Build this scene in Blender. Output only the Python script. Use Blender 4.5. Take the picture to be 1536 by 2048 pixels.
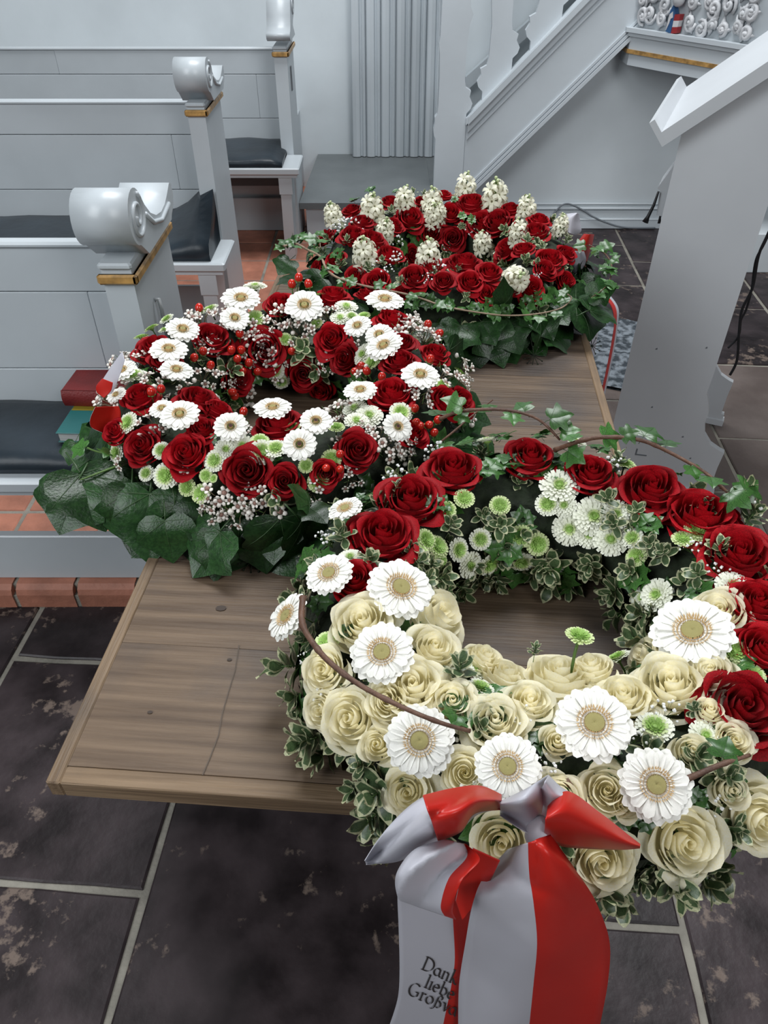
import bpy, math, random
from mathutils import Vector, Matrix

for o in list(bpy.data.objects):
    bpy.data.objects.remove(o)
S = bpy.context.scene
COL = S.collection
RAD = math.radians

# ------------------------------------------------------------------ camera
F = 1490.0                       # focal length in pixels of the 1536x2048 frame
PITCH = RAD(40.0)
EYE = Vector((0, 0, 1.5))
cam_d = bpy.data.cameras.new('camera')
cam_d.sensor_fit = 'VERTICAL'
cam_d.sensor_height = 36.0
cam_d.lens = F / 2048 * 36.0
cam_d.clip_start = 0.02
cam = bpy.data.objects.new('camera', cam_d)
COL.objects.link(cam)
cam.location = EYE
cam.rotation_euler = (RAD(90) - PITCH, 0, 0)
S.camera = cam

# ------------------------------------------------------------------ world and light
W = bpy.data.worlds.new('world')
S.world = W
W.use_nodes = True
bg = W.node_tree.nodes['Background']
bg.inputs['Color'].default_value = (0.86, 0.93, 1.0, 1)
bg.inputs['Strength'].default_value = 0.06


def area_light(name, loc, target, sx, sy, power, col):
    """unseen rectangular area lamp added for daylight; no window is modelled"""
    d = bpy.data.lights.new(name, 'AREA')
    d.shape = 'RECTANGLE'
    d.size, d.size_y, d.energy, d.color = sx, sy, power, col
    o = bpy.data.objects.new(name, d)
    COL.objects.link(o)
    o.location = loc
    o.rotation_euler = (Vector(target) - Vector(loc)).to_track_quat('-Z', 'Y').to_euler()
    return o


area_light('key_light_overhead', (0.25, 2.9, 4.9), (0.1, 0.95, 0.7), 2.8, 2.0, 232, (0.96, 0.98, 1.0))  # added soft key lamp hanging above the table, no window there
area_light('fill_light_left', (-2.9, -1.0, 3.2), (0.4, 3.1, 0.7), 2.2, 2.6, 115, (0.93, 0.97, 1.0))  # added fill lamp behind the camera on the left, brightens pews and wall
area_light('fill_light_right', (2.4, -2.4, 3.6), (1.1, 2.6, 0.4), 1.8, 2.4, 95, (0.97, 0.98, 1.0))  # added fill lamp behind the camera on the right, brightens the lectern

vs = S.view_settings
vs.view_transform = 'Standard'
vs.look = 'None'
vs.gamma = 1.0
vs.use_curve_mapping = False
vs.exposure = 0.0


# ------------------------------------------------------------------ helpers
def ray(x, y):
    u = (x - 768) / F
    v = (y - 1024) / F
    c, s = math.cos(PITCH), math.sin(PITCH)
    return Vector((u, c - v * s, -s - v * c))


def PZ(x, y, z):
    d = ray(x, y)
    return EYE + d * ((z - EYE.z) / d.z)


def PY(x, y, Y):
    d = ray(x, y)
    return EYE + d * (Y / d.y)


def depth_of(p):
    q = p - EYE
    return q.y * math.cos(PITCH) - q.z * math.sin(PITCH)


class MB:
    def __init__(self):
        self.v, self.f, self.m, self.sm = [], [], [], []

    def vert(self, p):
        self.v.append((p[0], p[1], p[2]))
        return len(self.v) - 1

    def face(self, idx, mat=0, smooth=True):
        self.f.append(tuple(idx)); self.m.append(mat); self.sm.append(smooth)

    def grid(self, rows, mat=0, smooth=True, closed=False, matf=None):
        """rows: list of lists of points"""
        ids = [[self.vert(p) for p in r] for r in rows]
        n = len(ids[0])
        for i in range(len(ids) - 1):
            for j in range(n if closed else n - 1):
                k = (j + 1) % n
                mm = matf(i, j) if matf else mat
                self.face((ids[i][j], ids[i][k], ids[i + 1][k], ids[i + 1][j]), mm, smooth)
        return ids

    def box(self, a, b, mat=0, M=None, bev=0.0):
        x0, y0, z0 = a
        x1, y1, z1 = b
        if bev > 0:
            e = bev
            rings = [(z0, e), (z0 + e, 0), (z1 - e, 0), (z1, e)]
            rows = []
            for z, i in rings:
                X0, X1, Y0, Y1 = x0 + i, x1 - i, y0 + i, y1 - i
                c = e
                rows.append([(X0 + c, Y0, z), (X1 - c, Y0, z), (X1, Y0 + c, z), (X1, Y1 - c, z),
                             (X1 - c, Y1, z), (X0 + c, Y1, z), (X0, Y1 - c, z), (X0, Y0 + c, z)])
            if M is not None:
                rows = [[M @ Vector(p) for p in r] for r in rows]
            ids = self.grid(rows, mat, False, True)
            self.face(ids[0][::-1], mat, False)
            self.face(ids[-1], mat, False)
            return
        P = [(x0, y0, z0), (x1, y0, z0), (x1, y1, z0), (x0, y1, z0),
             (x0, y0, z1), (x1, y0, z1), (x1, y1, z1), (x0, y1, z1)]
        if M is not None:
            P = [M @ Vector(p) for p in P]
        i = [self.vert(p) for p in P]
        for q in ((0, 3, 2, 1), (4, 5, 6, 7), (0, 1, 5, 4), (1, 2, 6, 5), (2, 3, 7, 6), (3, 0, 4, 7)):
            self.face([i[k] for k in q], mat, False)

    def prism(self, poly, ext, mat=0, smooth=False):
        """poly: list of 3D points (closed outline), ext: extrusion vector"""
        ext = Vector(ext)
        a = [self.vert(p) for p in poly]
        b = [self.vert(Vector(p) + ext) for p in poly]
        self.face(a[::-1], mat, False)
        self.face(b, mat, False)
        n = len(a)
        for i in range(n):
            j = (i + 1) % n
            self.face((a[i], a[j], b[j], b[i]), mat, smooth)

    def tube(self, pts, r, n=6, mat=0, caps=True):
        pts = [Vector(p) for p in pts]
        rows = []
        side = None
        for i, p in enumerate(pts):
            d = (pts[min(i + 1, len(pts) - 1)] - pts[max(i - 1, 0)])
            d = d.normalized() if d.length > 1e-9 else Vector((0, 0, 1))
            if side is None:
                side = d.cross(Vector((0.13, 0.21, 1)))
                if side.length < 1e-3:
                    side = d.cross(Vector((1, 0, 0)))
            else:
                side = side - d * side.dot(d)
            side = side.normalized()
            up = d.cross(side)
            rr = r[i] if isinstance(r, (list, tuple)) else r
            rows.append([p + (side * math.cos(2 * math.pi * k / n) + up * math.sin(2 * math.pi * k / n)) * rr
                         for k in range(n)])
        ids = self.grid(rows, mat, True, True)
        if caps:
            self.face(ids[0][::-1], mat)
            self.face(ids[-1], mat)

    def ball(self, c, r, n=8, m=5, mat=0, sc=(1, 1, 1), M=None):
        rows = []
        for i in range(m + 1):
            a = math.pi * (i / m) - math.pi / 2
            a = max(min(a, math.pi / 2 - 0.02), -math.pi / 2 + 0.02)
            row = []
            for k in range(n):
                b = 2 * math.pi * k / n
                p = Vector((math.cos(a) * math.cos(b) * r * sc[0], math.cos(a) * math.sin(b) * r * sc[1], math.sin(a) * r * sc[2]))
                if M is not None:
                    p = M @ p
                row.append(p + Vector(c))
            rows.append(row)
        self.grid(rows, mat, True, True)

    def add(self, other, M, matmap=None):
        base = len(self.v)
        for p in other.v:
            q = M @ Vector(p)
            self.v.append((q.x, q.y, q.z))
        for f, m, s in zip(other.f, other.m, other.sm):
            self.f.append(tuple(i + base for i in f)); self.m.append(m if matmap is None else matmap[m]); self.sm.append(s)

    def mesh(self, name, mats):
        me = bpy.data.meshes.new(name)
        me.from_pydata(self.v, [], self.f)
        for mt in (mats if isinstance(mats, (list, tuple)) else [mats]):
            me.materials.append(mt)
        me.polygons.foreach_set('material_index', self.m)
        me.polygons.foreach_set('use_smooth', self.sm)
        me.update()
        return me


def link(name, me, parent=None, loc=(0, 0, 0)):
    o = bpy.data.objects.new(name, me)
    COL.objects.link(o)
    if parent is not None:
        o.parent = parent
    o.location = loc
    return o


def build(name, mb, mats, parent=None, recenter=True):
    """mesh given in world coordinates -> object whose origin is at its base centre, parented"""
    off = Vector((0, 0, 0))
    if recenter:
        xs = [p[0] for p in mb.v]; ys = [p[1] for p in mb.v]; zs = [p[2] for p in mb.v]
        off = Vector(((min(xs) + max(xs)) / 2, (min(ys) + max(ys)) / 2, min(zs)))
        mb.v = [(p[0] - off.x, p[1] - off.y, p[2] - off.z) for p in mb.v]
    o = link(name, mb.mesh(name, mats))
    if parent is not None:
        o.parent = parent
        base = Vector((0, 0, 0))
        q = parent
        while q is not None:
            base += q.location
            q = q.parent
        o.location = off - base
    else:
        o.location = off
    return o


def empty(name, loc, label=None, cat=None, group=None, kind=None):
    o = bpy.data.objects.new(name, None)
    o.empty_display_size = 0.1
    COL.objects.link(o)
    o.location = loc
    tag(o, label, cat, group, kind)
    return o


def tag(o, label=None, cat=None, group=None, kind=None):
    if label: o['label'] = label
    if cat: o['category'] = cat
    if group: o['group'] = group
    if kind: o['kind'] = kind
    return o


# ------------------------------------------------------------------ materials
def pmat(name, col, rough=0.5, var=0.0, scale=8.0, col2=None, bump=0.0, bscale=60.0, stretch=None, spec=0.5,
         sheen=0.0, detail=4.0, perobj=0.0, sub=0.0, contrast=(0.35, 0.65), trans=0.0):
    m = bpy.data.materials.new(name)
    m.use_nodes = True
    nt = m.node_tree
    b = nt.nodes['Principled BSDF']
    b.inputs['Roughness'].default_value = rough
    b.inputs['Specular IOR Level'].default_value = spec
    if sheen: b.inputs['Sheen Weight'].default_value = sheen
    if sub:
        b.inputs['Subsurface Weight'].default_value = sub
        b.inputs['Subsurface Radius'].default_value = (0.01, 0.008, 0.005)
    c = tuple(col) + (1,)
    tc = nt.nodes.new('ShaderNodeTexCoord')
    src = tc.outputs['Object']
    if stretch:
        mp = nt.nodes.new('ShaderNodeMapping')
        mp.inputs['Scale'].default_value = stretch
        nt.links.new(src, mp.inputs['Vector'])
        src = mp.outputs['Vector']
    oi = nt.nodes.new('ShaderNodeObjectInfo')
    addv = nt.nodes.new('ShaderNodeVectorMath')
    addv.operation = 'ADD'
    addv.name = 'objoff'
    sc = nt.nodes.new('ShaderNodeVectorMath'); sc.operation = 'SCALE'
    cmb = nt.nodes.new('ShaderNodeCombineXYZ')
    for k in range(3):
        nt.links.new(oi.outputs['Random'], cmb.inputs[k])
    nt.links.new(cmb.outputs[0], sc.inputs[0])
    sc.inputs['Scale'].default_value = 37.0
    nt.links.new(src, addv.inputs[0])
    nt.links.new(sc.outputs[0], addv.inputs[1])
    src = addv.outputs[0]
    out = None
    if col2 is not None or var:
        n = nt.nodes.new('ShaderNodeTexNoise')
        n.inputs['Scale'].default_value = scale
        n.inputs['Detail'].default_value = detail
        nt.links.new(src, n.inputs['Vector'])
        r = nt.nodes.new('ShaderNodeValToRGB')
        r.color_ramp.elements[0].position = contrast[0]
        r.color_ramp.elements[1].position = contrast[1]
        if col2 is None:
            r.color_ramp.elements[0].color = tuple(max(0, q * (1 - var)) for q in col) + (1,)
            r.color_ramp.elements[1].color = tuple(min(1, q * (1 + var)) for q in col) + (1,)
        else:
            r.color_ramp.elements[0].color = c
            r.color_ramp.elements[1].color = tuple(col2) + (1,)
        nt.links.new(n.outputs['Fac'], r.inputs['Fac'])
        out = r.outputs['Color']
    if perobj:
        h = nt.nodes.new('ShaderNodeHueSaturation')
        mr = nt.nodes.new('ShaderNodeMapRange')
        mr.inputs['To Min'].default_value = 1 - perobj
        mr.inputs['To Max'].default_value = 1 + perobj
        nt.links.new(oi.outputs['Random'], mr.inputs['Value'])
        nt.links.new(mr.outputs['Result'], h.inputs['Value'])
        if out is None:
            h.inputs['Color'].default_value = c
        else:
            nt.links.new(out, h.inputs['Color'])
        out = h.outputs['Color']
    if out is None:
        b.inputs['Base Color'].default_value = c
    else:
        nt.links.new(out, b.inputs['Base Color'])
    if bump:
        n2 = nt.nodes.new('ShaderNodeTexNoise')
        n2.inputs['Scale'].default_value = bscale
        n2.inputs['Detail'].default_value = 6
        nt.links.new(src, n2.inputs['Vector'])
        bp = nt.nodes.new('ShaderNodeBump')
        bp.inputs['Strength'].default_value = bump
        bp.inputs['Distance'].default_value = 0.01
        nt.links.new(n2.outputs['Fac'], bp.inputs['Height'])
        nt.links.new(bp.outputs['Normal'], b.inputs['Normal'])
    if trans:
        tr = nt.nodes.new('ShaderNodeBsdfTranslucent')
        mx = nt.nodes.new('ShaderNodeMixShader')
        mx.inputs['Fac'].default_value = trans
        if out is None:
            tr.inputs['Color'].default_value = c
        else:
            nt.links.new(out, tr.inputs['Color'])
        o = nt.nodes['Material Output']
        nt.links.new(b.outputs[0], mx.inputs[1])
        nt.links.new(tr.outputs[0], mx.inputs[2])
        nt.links.new(mx.outputs[0], o.inputs['Surface'])
    m.diffuse_color = c
    return m


M_wall = pmat('whitewashed_plaster', (0.66, 0.715, 0.745), 0.8, var=0.05, scale=2.5, bump=0.08, bscale=25)
M_paint = pmat('grey_white_gloss_paint', (0.50, 0.545, 0.575), 0.33, var=0.05, scale=3.0, bump=0.05, bscale=30)
M_paint2 = pmat('white_stair_paint', (0.56, 0.61, 0.645), 0.45, var=0.04, scale=3.0, bump=0.05, bscale=30)
M_lect = pmat('white_lectern_paint', (0.55, 0.575, 0.60), 0.42, var=0.04, scale=3.0, bump=0.03, bscale=30)
M_stepgrey = pmat('grey_step_paint', (0.14, 0.155, 0.16), 0.45, var=0.08, scale=6.0, bump=0.05)
M_gap = pmat('dark_joint_filling', (0.16, 0.175, 0.19), 0.8)
M_gold = pmat('dull_gilding', (0.42, 0.24, 0.075), 0.38, var=0.35, scale=40, spec=0.6)
M_cush = pmat('blue_black_leatherette', (0.018, 0.026, 0.034), 0.38, var=0.3, scale=5, bump=0.25, bscale=14, spec=0.3)
M_grout = pmat('sandy_mortar', (0.25, 0.235, 0.20), 0.85, var=0.25, scale=14, bump=0.3, bscale=120)
M_brick = pmat('terracotta_brick', (0.42, 0.17, 0.11), 0.6, var=0.22, scale=9, bump=0.2, bscale=70, perobj=0.14)
M_steel = pmat('dull_steel', (0.35, 0.37, 0.38), 0.35, spec=0.8)
M_black = pmat('black_cable_rubber', (0.01, 0.01, 0.012), 0.5)
M_greycable = pmat('grey_cable', (0.16, 0.18, 0.20), 0.6)


def stone_mat():
    m = pmat('dark_sandstone', (0.014, 0.010, 0.011), 0.42, scale=9.0, col2=(0.050, 0.038, 0.041), bump=0.12, bscale=50,
             perobj=0.22, detail=10, spec=0.28)
    nt = m.node_tree
    b = nt.nodes['Principled BSDF']
    lk = b.inputs['Base Color'].links[0]
    prev = lk.from_socket
    # pale worn flakes and chips
    tc = nt.nodes.new('ShaderNodeTexCoord')
    n = nt.nodes.new('ShaderNodeTexNoise'); n.inputs['Scale'].default_value = 26; n.inputs['Detail'].default_value = 5
    n.inputs['Roughness'].default_value = 0.65
    n2 = nt.nodes.new('ShaderNodeTexNoise'); n2.inputs['Scale'].default_value = 3.2; n2.inputs['Detail'].default_value = 2
    mul = nt.nodes.new('ShaderNodeMath'); mul.operation = 'MULTIPLY'
    OFF = nt.nodes['objoff'].outputs[0]
    nt.links.new(OFF, n.inputs['Vector'])
    mp = nt.nodes.new('ShaderNodeVectorMath'); mp.operation = 'ADD'; mp.inputs[1].default_value = (5.3, 1.7, 0)
    nt.links.new(OFF, mp.inputs[0])
    nt.links.new(mp.outputs[0], n2.inputs['Vector'])
    nt.links.new(n.outputs['Fac'], mul.inputs[0]); nt.links.new(n2.outputs['Fac'], mul.inputs[1])
    r = nt.nodes.new('ShaderNodeValToRGB')
    r.color_ramp.elements[0].position = 0.32; r.color_ramp.elements[0].color = (0, 0, 0, 1)
    r.color_ramp.elements[1].position = 0.375; r.color_ramp.elements[1].color = (0.85, 0.85, 0.85, 1)
    nt.links.new(mul.outputs[0], r.inputs['Fac'])
    mx = nt.nodes.new('ShaderNodeMix'); mx.data_type = 'RGBA'
    nt.links.new(r.outputs['Color'], mx.inputs[0])
    nt.links.new(prev, mx.inputs[6])
    mx.inputs[7].default_value = (0.19, 0.145, 0.12, 1)
    nt.links.new(mx.outputs[2], b.inputs['Base Color'])
    return m


M_stone = stone_mat()
M_stone_brown = pmat('brown_sandstone', (0.10, 0.075, 0.066), 0.55, scale=4.0, col2=(0.18, 0.145, 0.13), bump=0.3, bscale=38,
                     perobj=0.12, detail=8)


def wood_mat(name, c1, c2, c3, stretch, rough=0.5):
    m = pmat(name, c1, rough, scale=3.0, col2=c2, stretch=stretch, bump=0.25, bscale=9, detail=9, perobj=0.10, contrast=(0.3, 0.7), spec=0.32)
    nt = m.node_tree
    b = nt.nodes['Principled BSDF']
    prev = b.inputs['Base Color'].links[0].from_socket
    tc = nt.nodes.new('ShaderNodeTexCoord')
    n = nt.nodes.new('ShaderNodeTexNoise'); n.inputs['Scale'].default_value = 5.5; n.inputs['Detail'].default_value = 6
    nt.links.new(tc.outputs['Object'], n.inputs['Vector'])
    r = nt.nodes.new('ShaderNodeValToRGB')
    r.color_ramp.elements[0].position = 0.50; r.color_ramp.elements[0].color = (0, 0, 0, 1)
    r.color_ramp.elements[1].position = 0.72; r.color_ramp.elements[1].color = (0.7, 0.7, 0.7, 1)
    nt.links.new(n.outputs['Fac'], r.inputs['Fac'])
    mx = nt.nodes.new('ShaderNodeMix'); mx.data_type = 'RGBA'
    nt.links.new(r.outputs['Color'], mx.inputs[0])
    nt.links.new(prev, mx.inputs[6])
    mx.inputs[7].default_value = tuple(c3) + (1,)
    nt.links.new(mx.outputs[2], b.inputs['Base Color'])
    return m


M_wood = wood_mat('weathered_oak_boards', (0.088, 0.058, 0.038), (0.175, 0.122, 0.080), (0.062, 0.055, 0.054), (1.2, 26, 8))
M_woodedge = wood_mat('weathered_oak_edging', (0.13, 0.085, 0.05), (0.26, 0.18, 0.11), (0.06, 0.05, 0.045), (1.2, 30, 30))
M_woodedge2 = wood_mat('weathered_oak_edging_long', (0.13, 0.085, 0.05), (0.26, 0.18, 0.11), (0.06, 0.05, 0.045), (30, 1.2, 30))

M_red = pmat('red_rose_petal', (0.24, 0.002, 0.006), 0.6, scale=30, col2=(0.42, 0.004, 0.010), sheen=0.02, perobj=0.18, trans=0.14, spec=0.15)
M_cream = pmat('cream_rose_petal', (0.96, 0.90, 0.64), 0.6, scale=22, col2=(0.99, 0.955, 0.79), perobj=0.02, trans=0.42, spec=0.25)
M_white = pmat('white_gerbera_petal', (0.86, 0.86, 0.80), 0.55, scale=30, col2=(0.92, 0.91, 0.86), perobj=0.04, trans=0.15, spec=0.25)
M_disc = pmat('gerbera_eye_green', (0.42, 0.38, 0.14), 0.8, scale=150, col2=(0.55, 0.48, 0.20), bump=0.6, bscale=260)
M_stam = pmat('gerbera_stamen_tan', (0.72, 0.55, 0.30), 0.7, scale=120, col2=(0.55, 0.36, 0.16))
M_dark = pmat('gerbera_dark_eye', (0.05, 0.018, 0.012), 0.8)
M_mumg = pmat('santini_green', (0.24, 0.42, 0.08), 0.6, scale=60, col2=(0.36, 0.55, 0.15), perobj=0.15, trans=0.15)
M_mump = pmat('santini_pale_green', (0.56, 0.68, 0.30), 0.6, scale=60, col2=(0.66, 0.74, 0.42), perobj=0.1, trans=0.15)
M_mumw = pmat('santini_white', (0.80, 0.83, 0.68), 0.6, scale=60, col2=(0.86, 0.87, 0.77), perobj=0.05, trans=0.15)
M_stem = pmat('green_stem', (0.09, 0.17, 0.04), 0.55, var=0.2, scale=20)
M_hyac = pmat('hyacinth_cream', (0.82, 0.81, 0.62), 0.5, scale=40, col2=(0.88, 0.87, 0.74), trans=0.2)
M_hyg = pmat('hyacinth_bud_green', (0.50, 0.60, 0.30), 0.5, scale=40, col2=(0.62, 0.70, 0.42), trans=0.15)
M_wax = pmat('waxflower_white', (0.74, 0.69, 0.62), 0.45, scale=50, col2=(0.84, 0.80, 0.74), perobj=0.08)
M_waxd = pmat('waxflower_heart', (0.17, 0.07, 0.06), 0.6, scale=90, col2=(0.33, 0.20, 0.15))
M_waxs = pmat('waxflower_stem', (0.20, 0.15, 0.09), 0.6, var=0.3, scale=30)
M_gyp = pmat('gypsophila_white', (0.84, 0.85, 0.83), 0.7, var=0.05, scale=60)
M_berry = pmat('hypericum_red', (0.42, 0.012, 0.010), 0.16, scale=14, col2=(0.55, 0.03, 0.015), perobj=0.15, spec=0.6)
M_ivyd = pmat('large_ivy_dark_green', (0.009, 0.030, 0.008), 0.30, scale=14, col2=(0.018, 0.055, 0.014), perobj=0.35, bump=0.12, bscale=24, spec=0.35)
M_ivyv = pmat('ivy_vein', (0.035, 0.075, 0.025), 0.4)
M_ivyl = pmat('small_ivy_green', (0.022, 0.075, 0.014), 0.32, scale=25, col2=(0.055, 0.15, 0.032), perobj=0.35, spec=0.5)
M_pitg = pmat('pittosporum_green', (0.04, 0.075, 0.032), 0.35, scale=25, col2=(0.085, 0.135, 0.055), perobj=0.25)
M_pitc = pmat('pittosporum_cream_edge', (0.34, 0.36, 0.20), 0.45, scale=25, col2=(0.48, 0.48, 0.31), perobj=0.12)
M_moss = pmat('dark_moss_core', (0.012, 0.020, 0.008), 0.9, var=0.5, scale=40, bump=0.8, bscale=60)  # near-black green also stands in for shade in gaps between flowers
M_twig = pmat('brown_vine_bark', (0.075, 0.035, 0.022), 0.6, scale=40, col2=(0.15, 0.075, 0.045), bump=0.4, bscale=80)
M_twigpale = pmat('pale_vine_bark', (0.22, 0.15, 0.10), 0.6, scale=40, col2=(0.30, 0.22, 0.15), bump=0.4, bscale=80)
M_ribw = pmat('white_ribbon_satin', (0.60, 0.60, 0.66), 0.4, var=0.03, scale=3, trans=0.2, bump=0.1, bscale=9)
M_ribr = pmat('red_ribbon_satin', (0.60, 0.022, 0.014), 0.38, var=0.06, scale=3, trans=0.2, bump=0.1, bscale=9)
M_ink = pmat('black_print', (0.03, 0.025, 0.025), 0.6)

# ================================================================== THE SETTING
rnd = random.Random(7)
PSI = RAD(3.8)                                   # paving and table run slightly off the pews
DAX = Vector((math.sin(PSI), math.cos(PSI), 0))
EAX = Vector((math.cos(PSI), -math.sin(PSI), 0))

fl = MB()
fl.box((-3.2, -1.2, -0.06), (3.4, 5.0, -0.006))
floor = build('floor', fl, M_grout)
tag(floor, 'dark stone paving with pale sandy mortar joints', kind='structure')

A = PZ(290, 1785, 0); B = PZ(1352, 1790, 0)
aA, aB, bA = A.dot(EAX), B.dot(EAX), A.dot(DAX)
cw = (aB - aA) / 2
tl = 0.545
bR = PZ(1285, 1853, 0).dot(DAX)
tile_mesh = {}


def tile_me(k, mat):
    key = (k, mat.name)
    if key not in tile_mesh:
        r = random.Random(k)
        mb = MB()
        w, l = cw / 2 - 0.0075, tl / 2 - 0.0075
        e = 0.004
        nx = 5
        ring = []
        for (x0, y0, x1, y1) in ((-w, -l, w, -l), (w, -l, w, l), (w, l, -w, l), (-w, l, -w, -l)):
            for q in range(nx):
                s_ = q / nx
                jx, jy = r.uniform(-.0022, .0022), r.uniform(-.0022, .0022)
                ring.append((x0 + (x1 - x0) * s_ + jx, y0 + (y1 - y0) * s_ + jy))
        rows = [[(x, y, -0.02) for x, y in ring], [(x, y, -0.003) for x, y in ring],
                [(x * (1 - e / w), y * (1 - e / l), 0.0) for x, y in ring]]
        ids = mb.grid(rows, 0, False, True)
        mb.face(ids[-1], 0, False)
        tile_mesh[key] = mb.mesh('stone_tile', mat)
    return tile_mesh[key]


stag = {-1: 0.0, 0: 0.31, 1: (bR - bA), 2: 0.27}
for ci in range(-5, 7):
    off = stag.get(ci, rnd.uniform(0, tl))
    ca = aA + (ci + 0.5) * cw
    for ri in range(-4, 10):
        cb = bA + off + (ri + 0.5) * tl
        p = EAX * ca + DAX * cb
        if p.y < -1.0 or p.y > 4.6 or p.x < -2.9 or p.x > 3.1:
            continue
        if p.x < -0.72 and p.y > 1.75:
            continue
        brown = p.x > 0.85 and 0.9 < p.y < 2.9
        o = link('tile', tile_me(rnd.randrange(4), M_stone_brown if brown else M_stone), floor)
        o.location = p - floor.location + Vector((0, 0, rnd.uniform(-0.0012, 0.0008)))
        o.rotation_euler.z = -PSI

# brick platform carrying the pews
PLZ, PLY, PLX = 0.07, 1.384, -0.33
pf = MB()
pf.box((-3.1, PLY + 0.022, -0.005), (PLX - 0.01, 4.86, PLZ - 0.003))
pf.box((-3.1, PLY + 0.004, -0.005), (PLX - 0.01, PLY + 0.024, 0.042))
plat = build('floor_brick_platform', pf, M_grout)
tag(plat, 'raised terracotta brick platform under the pews', kind='structure')
bm_ = MB()
prof = [(0.0, 0.0), (0.0, 0.045), (0.006, 0.060), (0.020, 0.070), (0.075, 0.072), (0.075, 0.0)]
L = 0.152
bm_.prism([(-L / 2, y, z) for y, z in prof], (L, 0, 0))
brick_edge = bm_.mesh('edge_brick', M_brick)
x = PLX - L / 2 - 0.01
while x > -2.6:
    o = link('brick', brick_edge, plat)
    o.location = Vector((x, PLY + rnd.uniform(-.002, .002), 0.001)) - plat.location
    x -= L + 0.012
bb = MB(); bb.box((-0.116, -0.116, -0.02), (0.116, 0.116, 0.0), bev=0.003)
bme = bb.mesh('floor_brick', M_brick)
for i in range(8):
    for j in range(14):
        o = link('brick', bme, plat)
        o.location = Vector((PLX - 0.13 - i * 0.244, PLY + 0.2 + j * 0.244, PLZ + rnd.uniform(-.001, .001))) - plat.location

# walls
WB = 4.86
w = MB(); w.box((-3.2, WB, 0), (3.4, WB + 0.2, 4.6))
tag(build('wall_back', w, M_wall), 'whitewashed church wall behind the pews', kind='structure')
WU = 4.33
w = MB()
w.prism([(0.30, WU, 0), (1.20, WU, 0), (3.2, WU, 0), (3.2, WU, 0.93), (1.19, WU, 0.93), (0.5, WU, 0.24), (0.30, WU, 0.05)], (0, 0.05, 0))
tag(build('wall_under_stair', w, M_wall), 'white plaster wall below the pulpit stair', kind='structure')
bs = MB()
bs.box((0.45, WU - 0.02, 0), (3.2, WU - 0.001, 0.045), bev=0.003)
bs.box((0.45, WU - 0.013, 0.045), (3.2, WU - 0.001, 0.10))
bs.tube([(0.45, WU - 0.016, 0.052), (3.2, WU - 0.016, 0.052)], 0.007, 8)
bs.tube([(0.45, WU - 0.014, 0.112), (3.2, WU - 0.014, 0.112)], 0.008, 8)
bs.tube([(0.45, WU - 0.014, 0.137), (3.2, WU - 0.014, 0.137)], 0.006, 8)
tag(build('baseboard_stair', bs, M_paint2), 'white moulded baseboard with pipe runs below the stair', kind='structure')
pl = MB(); pl.box((1.80, 3.67, 0), (3.2, WU - 0.03, 0.20), bev=0.006)
tag(build('trim_2', pl, M_wall), 'stained white plaster plinth at the foot of the wall', kind='structure')

# fluted pilaster on the back wall
pil = MB()
x0b, x1b, x0t, x1t = -0.19, 0.325, -0.165, 0.285
zt = 3.2
pil.prism([(x0b, WB - 0.05, 0.2), (x1b, WB - 0.05, 0.2), (x1t, WB - 0.05, zt), (x0t, WB - 0.05, zt)], (0, 0.055, 0))
pilaster = build('trim_1', pil, M_paint2)
tag(pilaster, 'white fluted pilaster on the back wall', kind='structure')
NF = 6
for k in range(NF):
    def X(f, z): 
        t = (z - 0.25) / (zt - 0.25)
        return (x0b + (x1b - x0b) * f) * (1 - t) + (x0t + (x1t - x0t) * f) * t
    f0, f1 = (k + 0.04) / NF, (k + 0.97) / NF
    mb = MB(); rows = []
    for z in (0.262, zt):
        row = []
        sec = [(0, 0), (0.0, 0.018), (0.06, 0.026), (0.30, 0.032), (0.54, 0.026), (0.60, 0.018), (0.64, 0.008), (0.72, 0.008),
               (0.76, 0.018), (0.86, 0.024), (0.96, 0.018), (1.0, 0.008), (1.0, 0)]
        for u, d in sec:
            row.append((X(f0 + (f1 - f0) * u, z), WB - 0.05 - d, z))
        rows.append(row)
    mb.grid(rows, 0, False)
    build('flute', mb, M_paint2, pilaster)

# ================================================================== PEWS
GOLD_Z = 0.925
BACK_TOP = 0.925
SEAT_Z = 0.506


def scroll_profile(flip=False):
    """(y, z) outline of the pew-end cap: roll in front, saddle, ear behind"""
    pts = []
    cy, cz, r = 0.028, 1.031, 0.050
    for a in range(-100, -330, -15):
        pts.append((cy + r * math.cos(RAD(a)), cz + r * math.sin(RAD(a))))
    pts += [(0.088, 1.034), (0.115, 1.010), (0.15, 0.994), (0.19, 0.988), (0.225, 0.992), (0.255, 1.003), (0.285, 1.017),
            (0.300, 1.010), (0.300, 0.985), (0.286, 0.968), (0.264, 0.958), (0.255, 0.950), (0.06, 0.950)]
    if flip:
        pts = [(0.285 - y, z) for y, z in pts][::-1]
    return pts


def scroll_profile_far():
    """cap of the rear pew: moulded lip in front, concave sweep, roll behind"""
    pts = [(0.0, 0.975), (-0.022, 0.985), (-0.030, 1.0), (-0.022, 1.008), (0.0, 1.012), (0.022, 1.03), (0.04, 1.065), (0.065, 1.11), (0.10, 1.142), (0.14, 1.15)]
    cy, cz, r = 0.15, 1.095, 0.055
    for a in range(70, -110, -20):
        pts.append((cy + r * math.cos(RAD(a)), cz + r * math.sin(RAD(a))))
    pts += [(0.13, 1.02), (0.16, 1.0), (0.2, 0.975)]
    return pts


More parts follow.
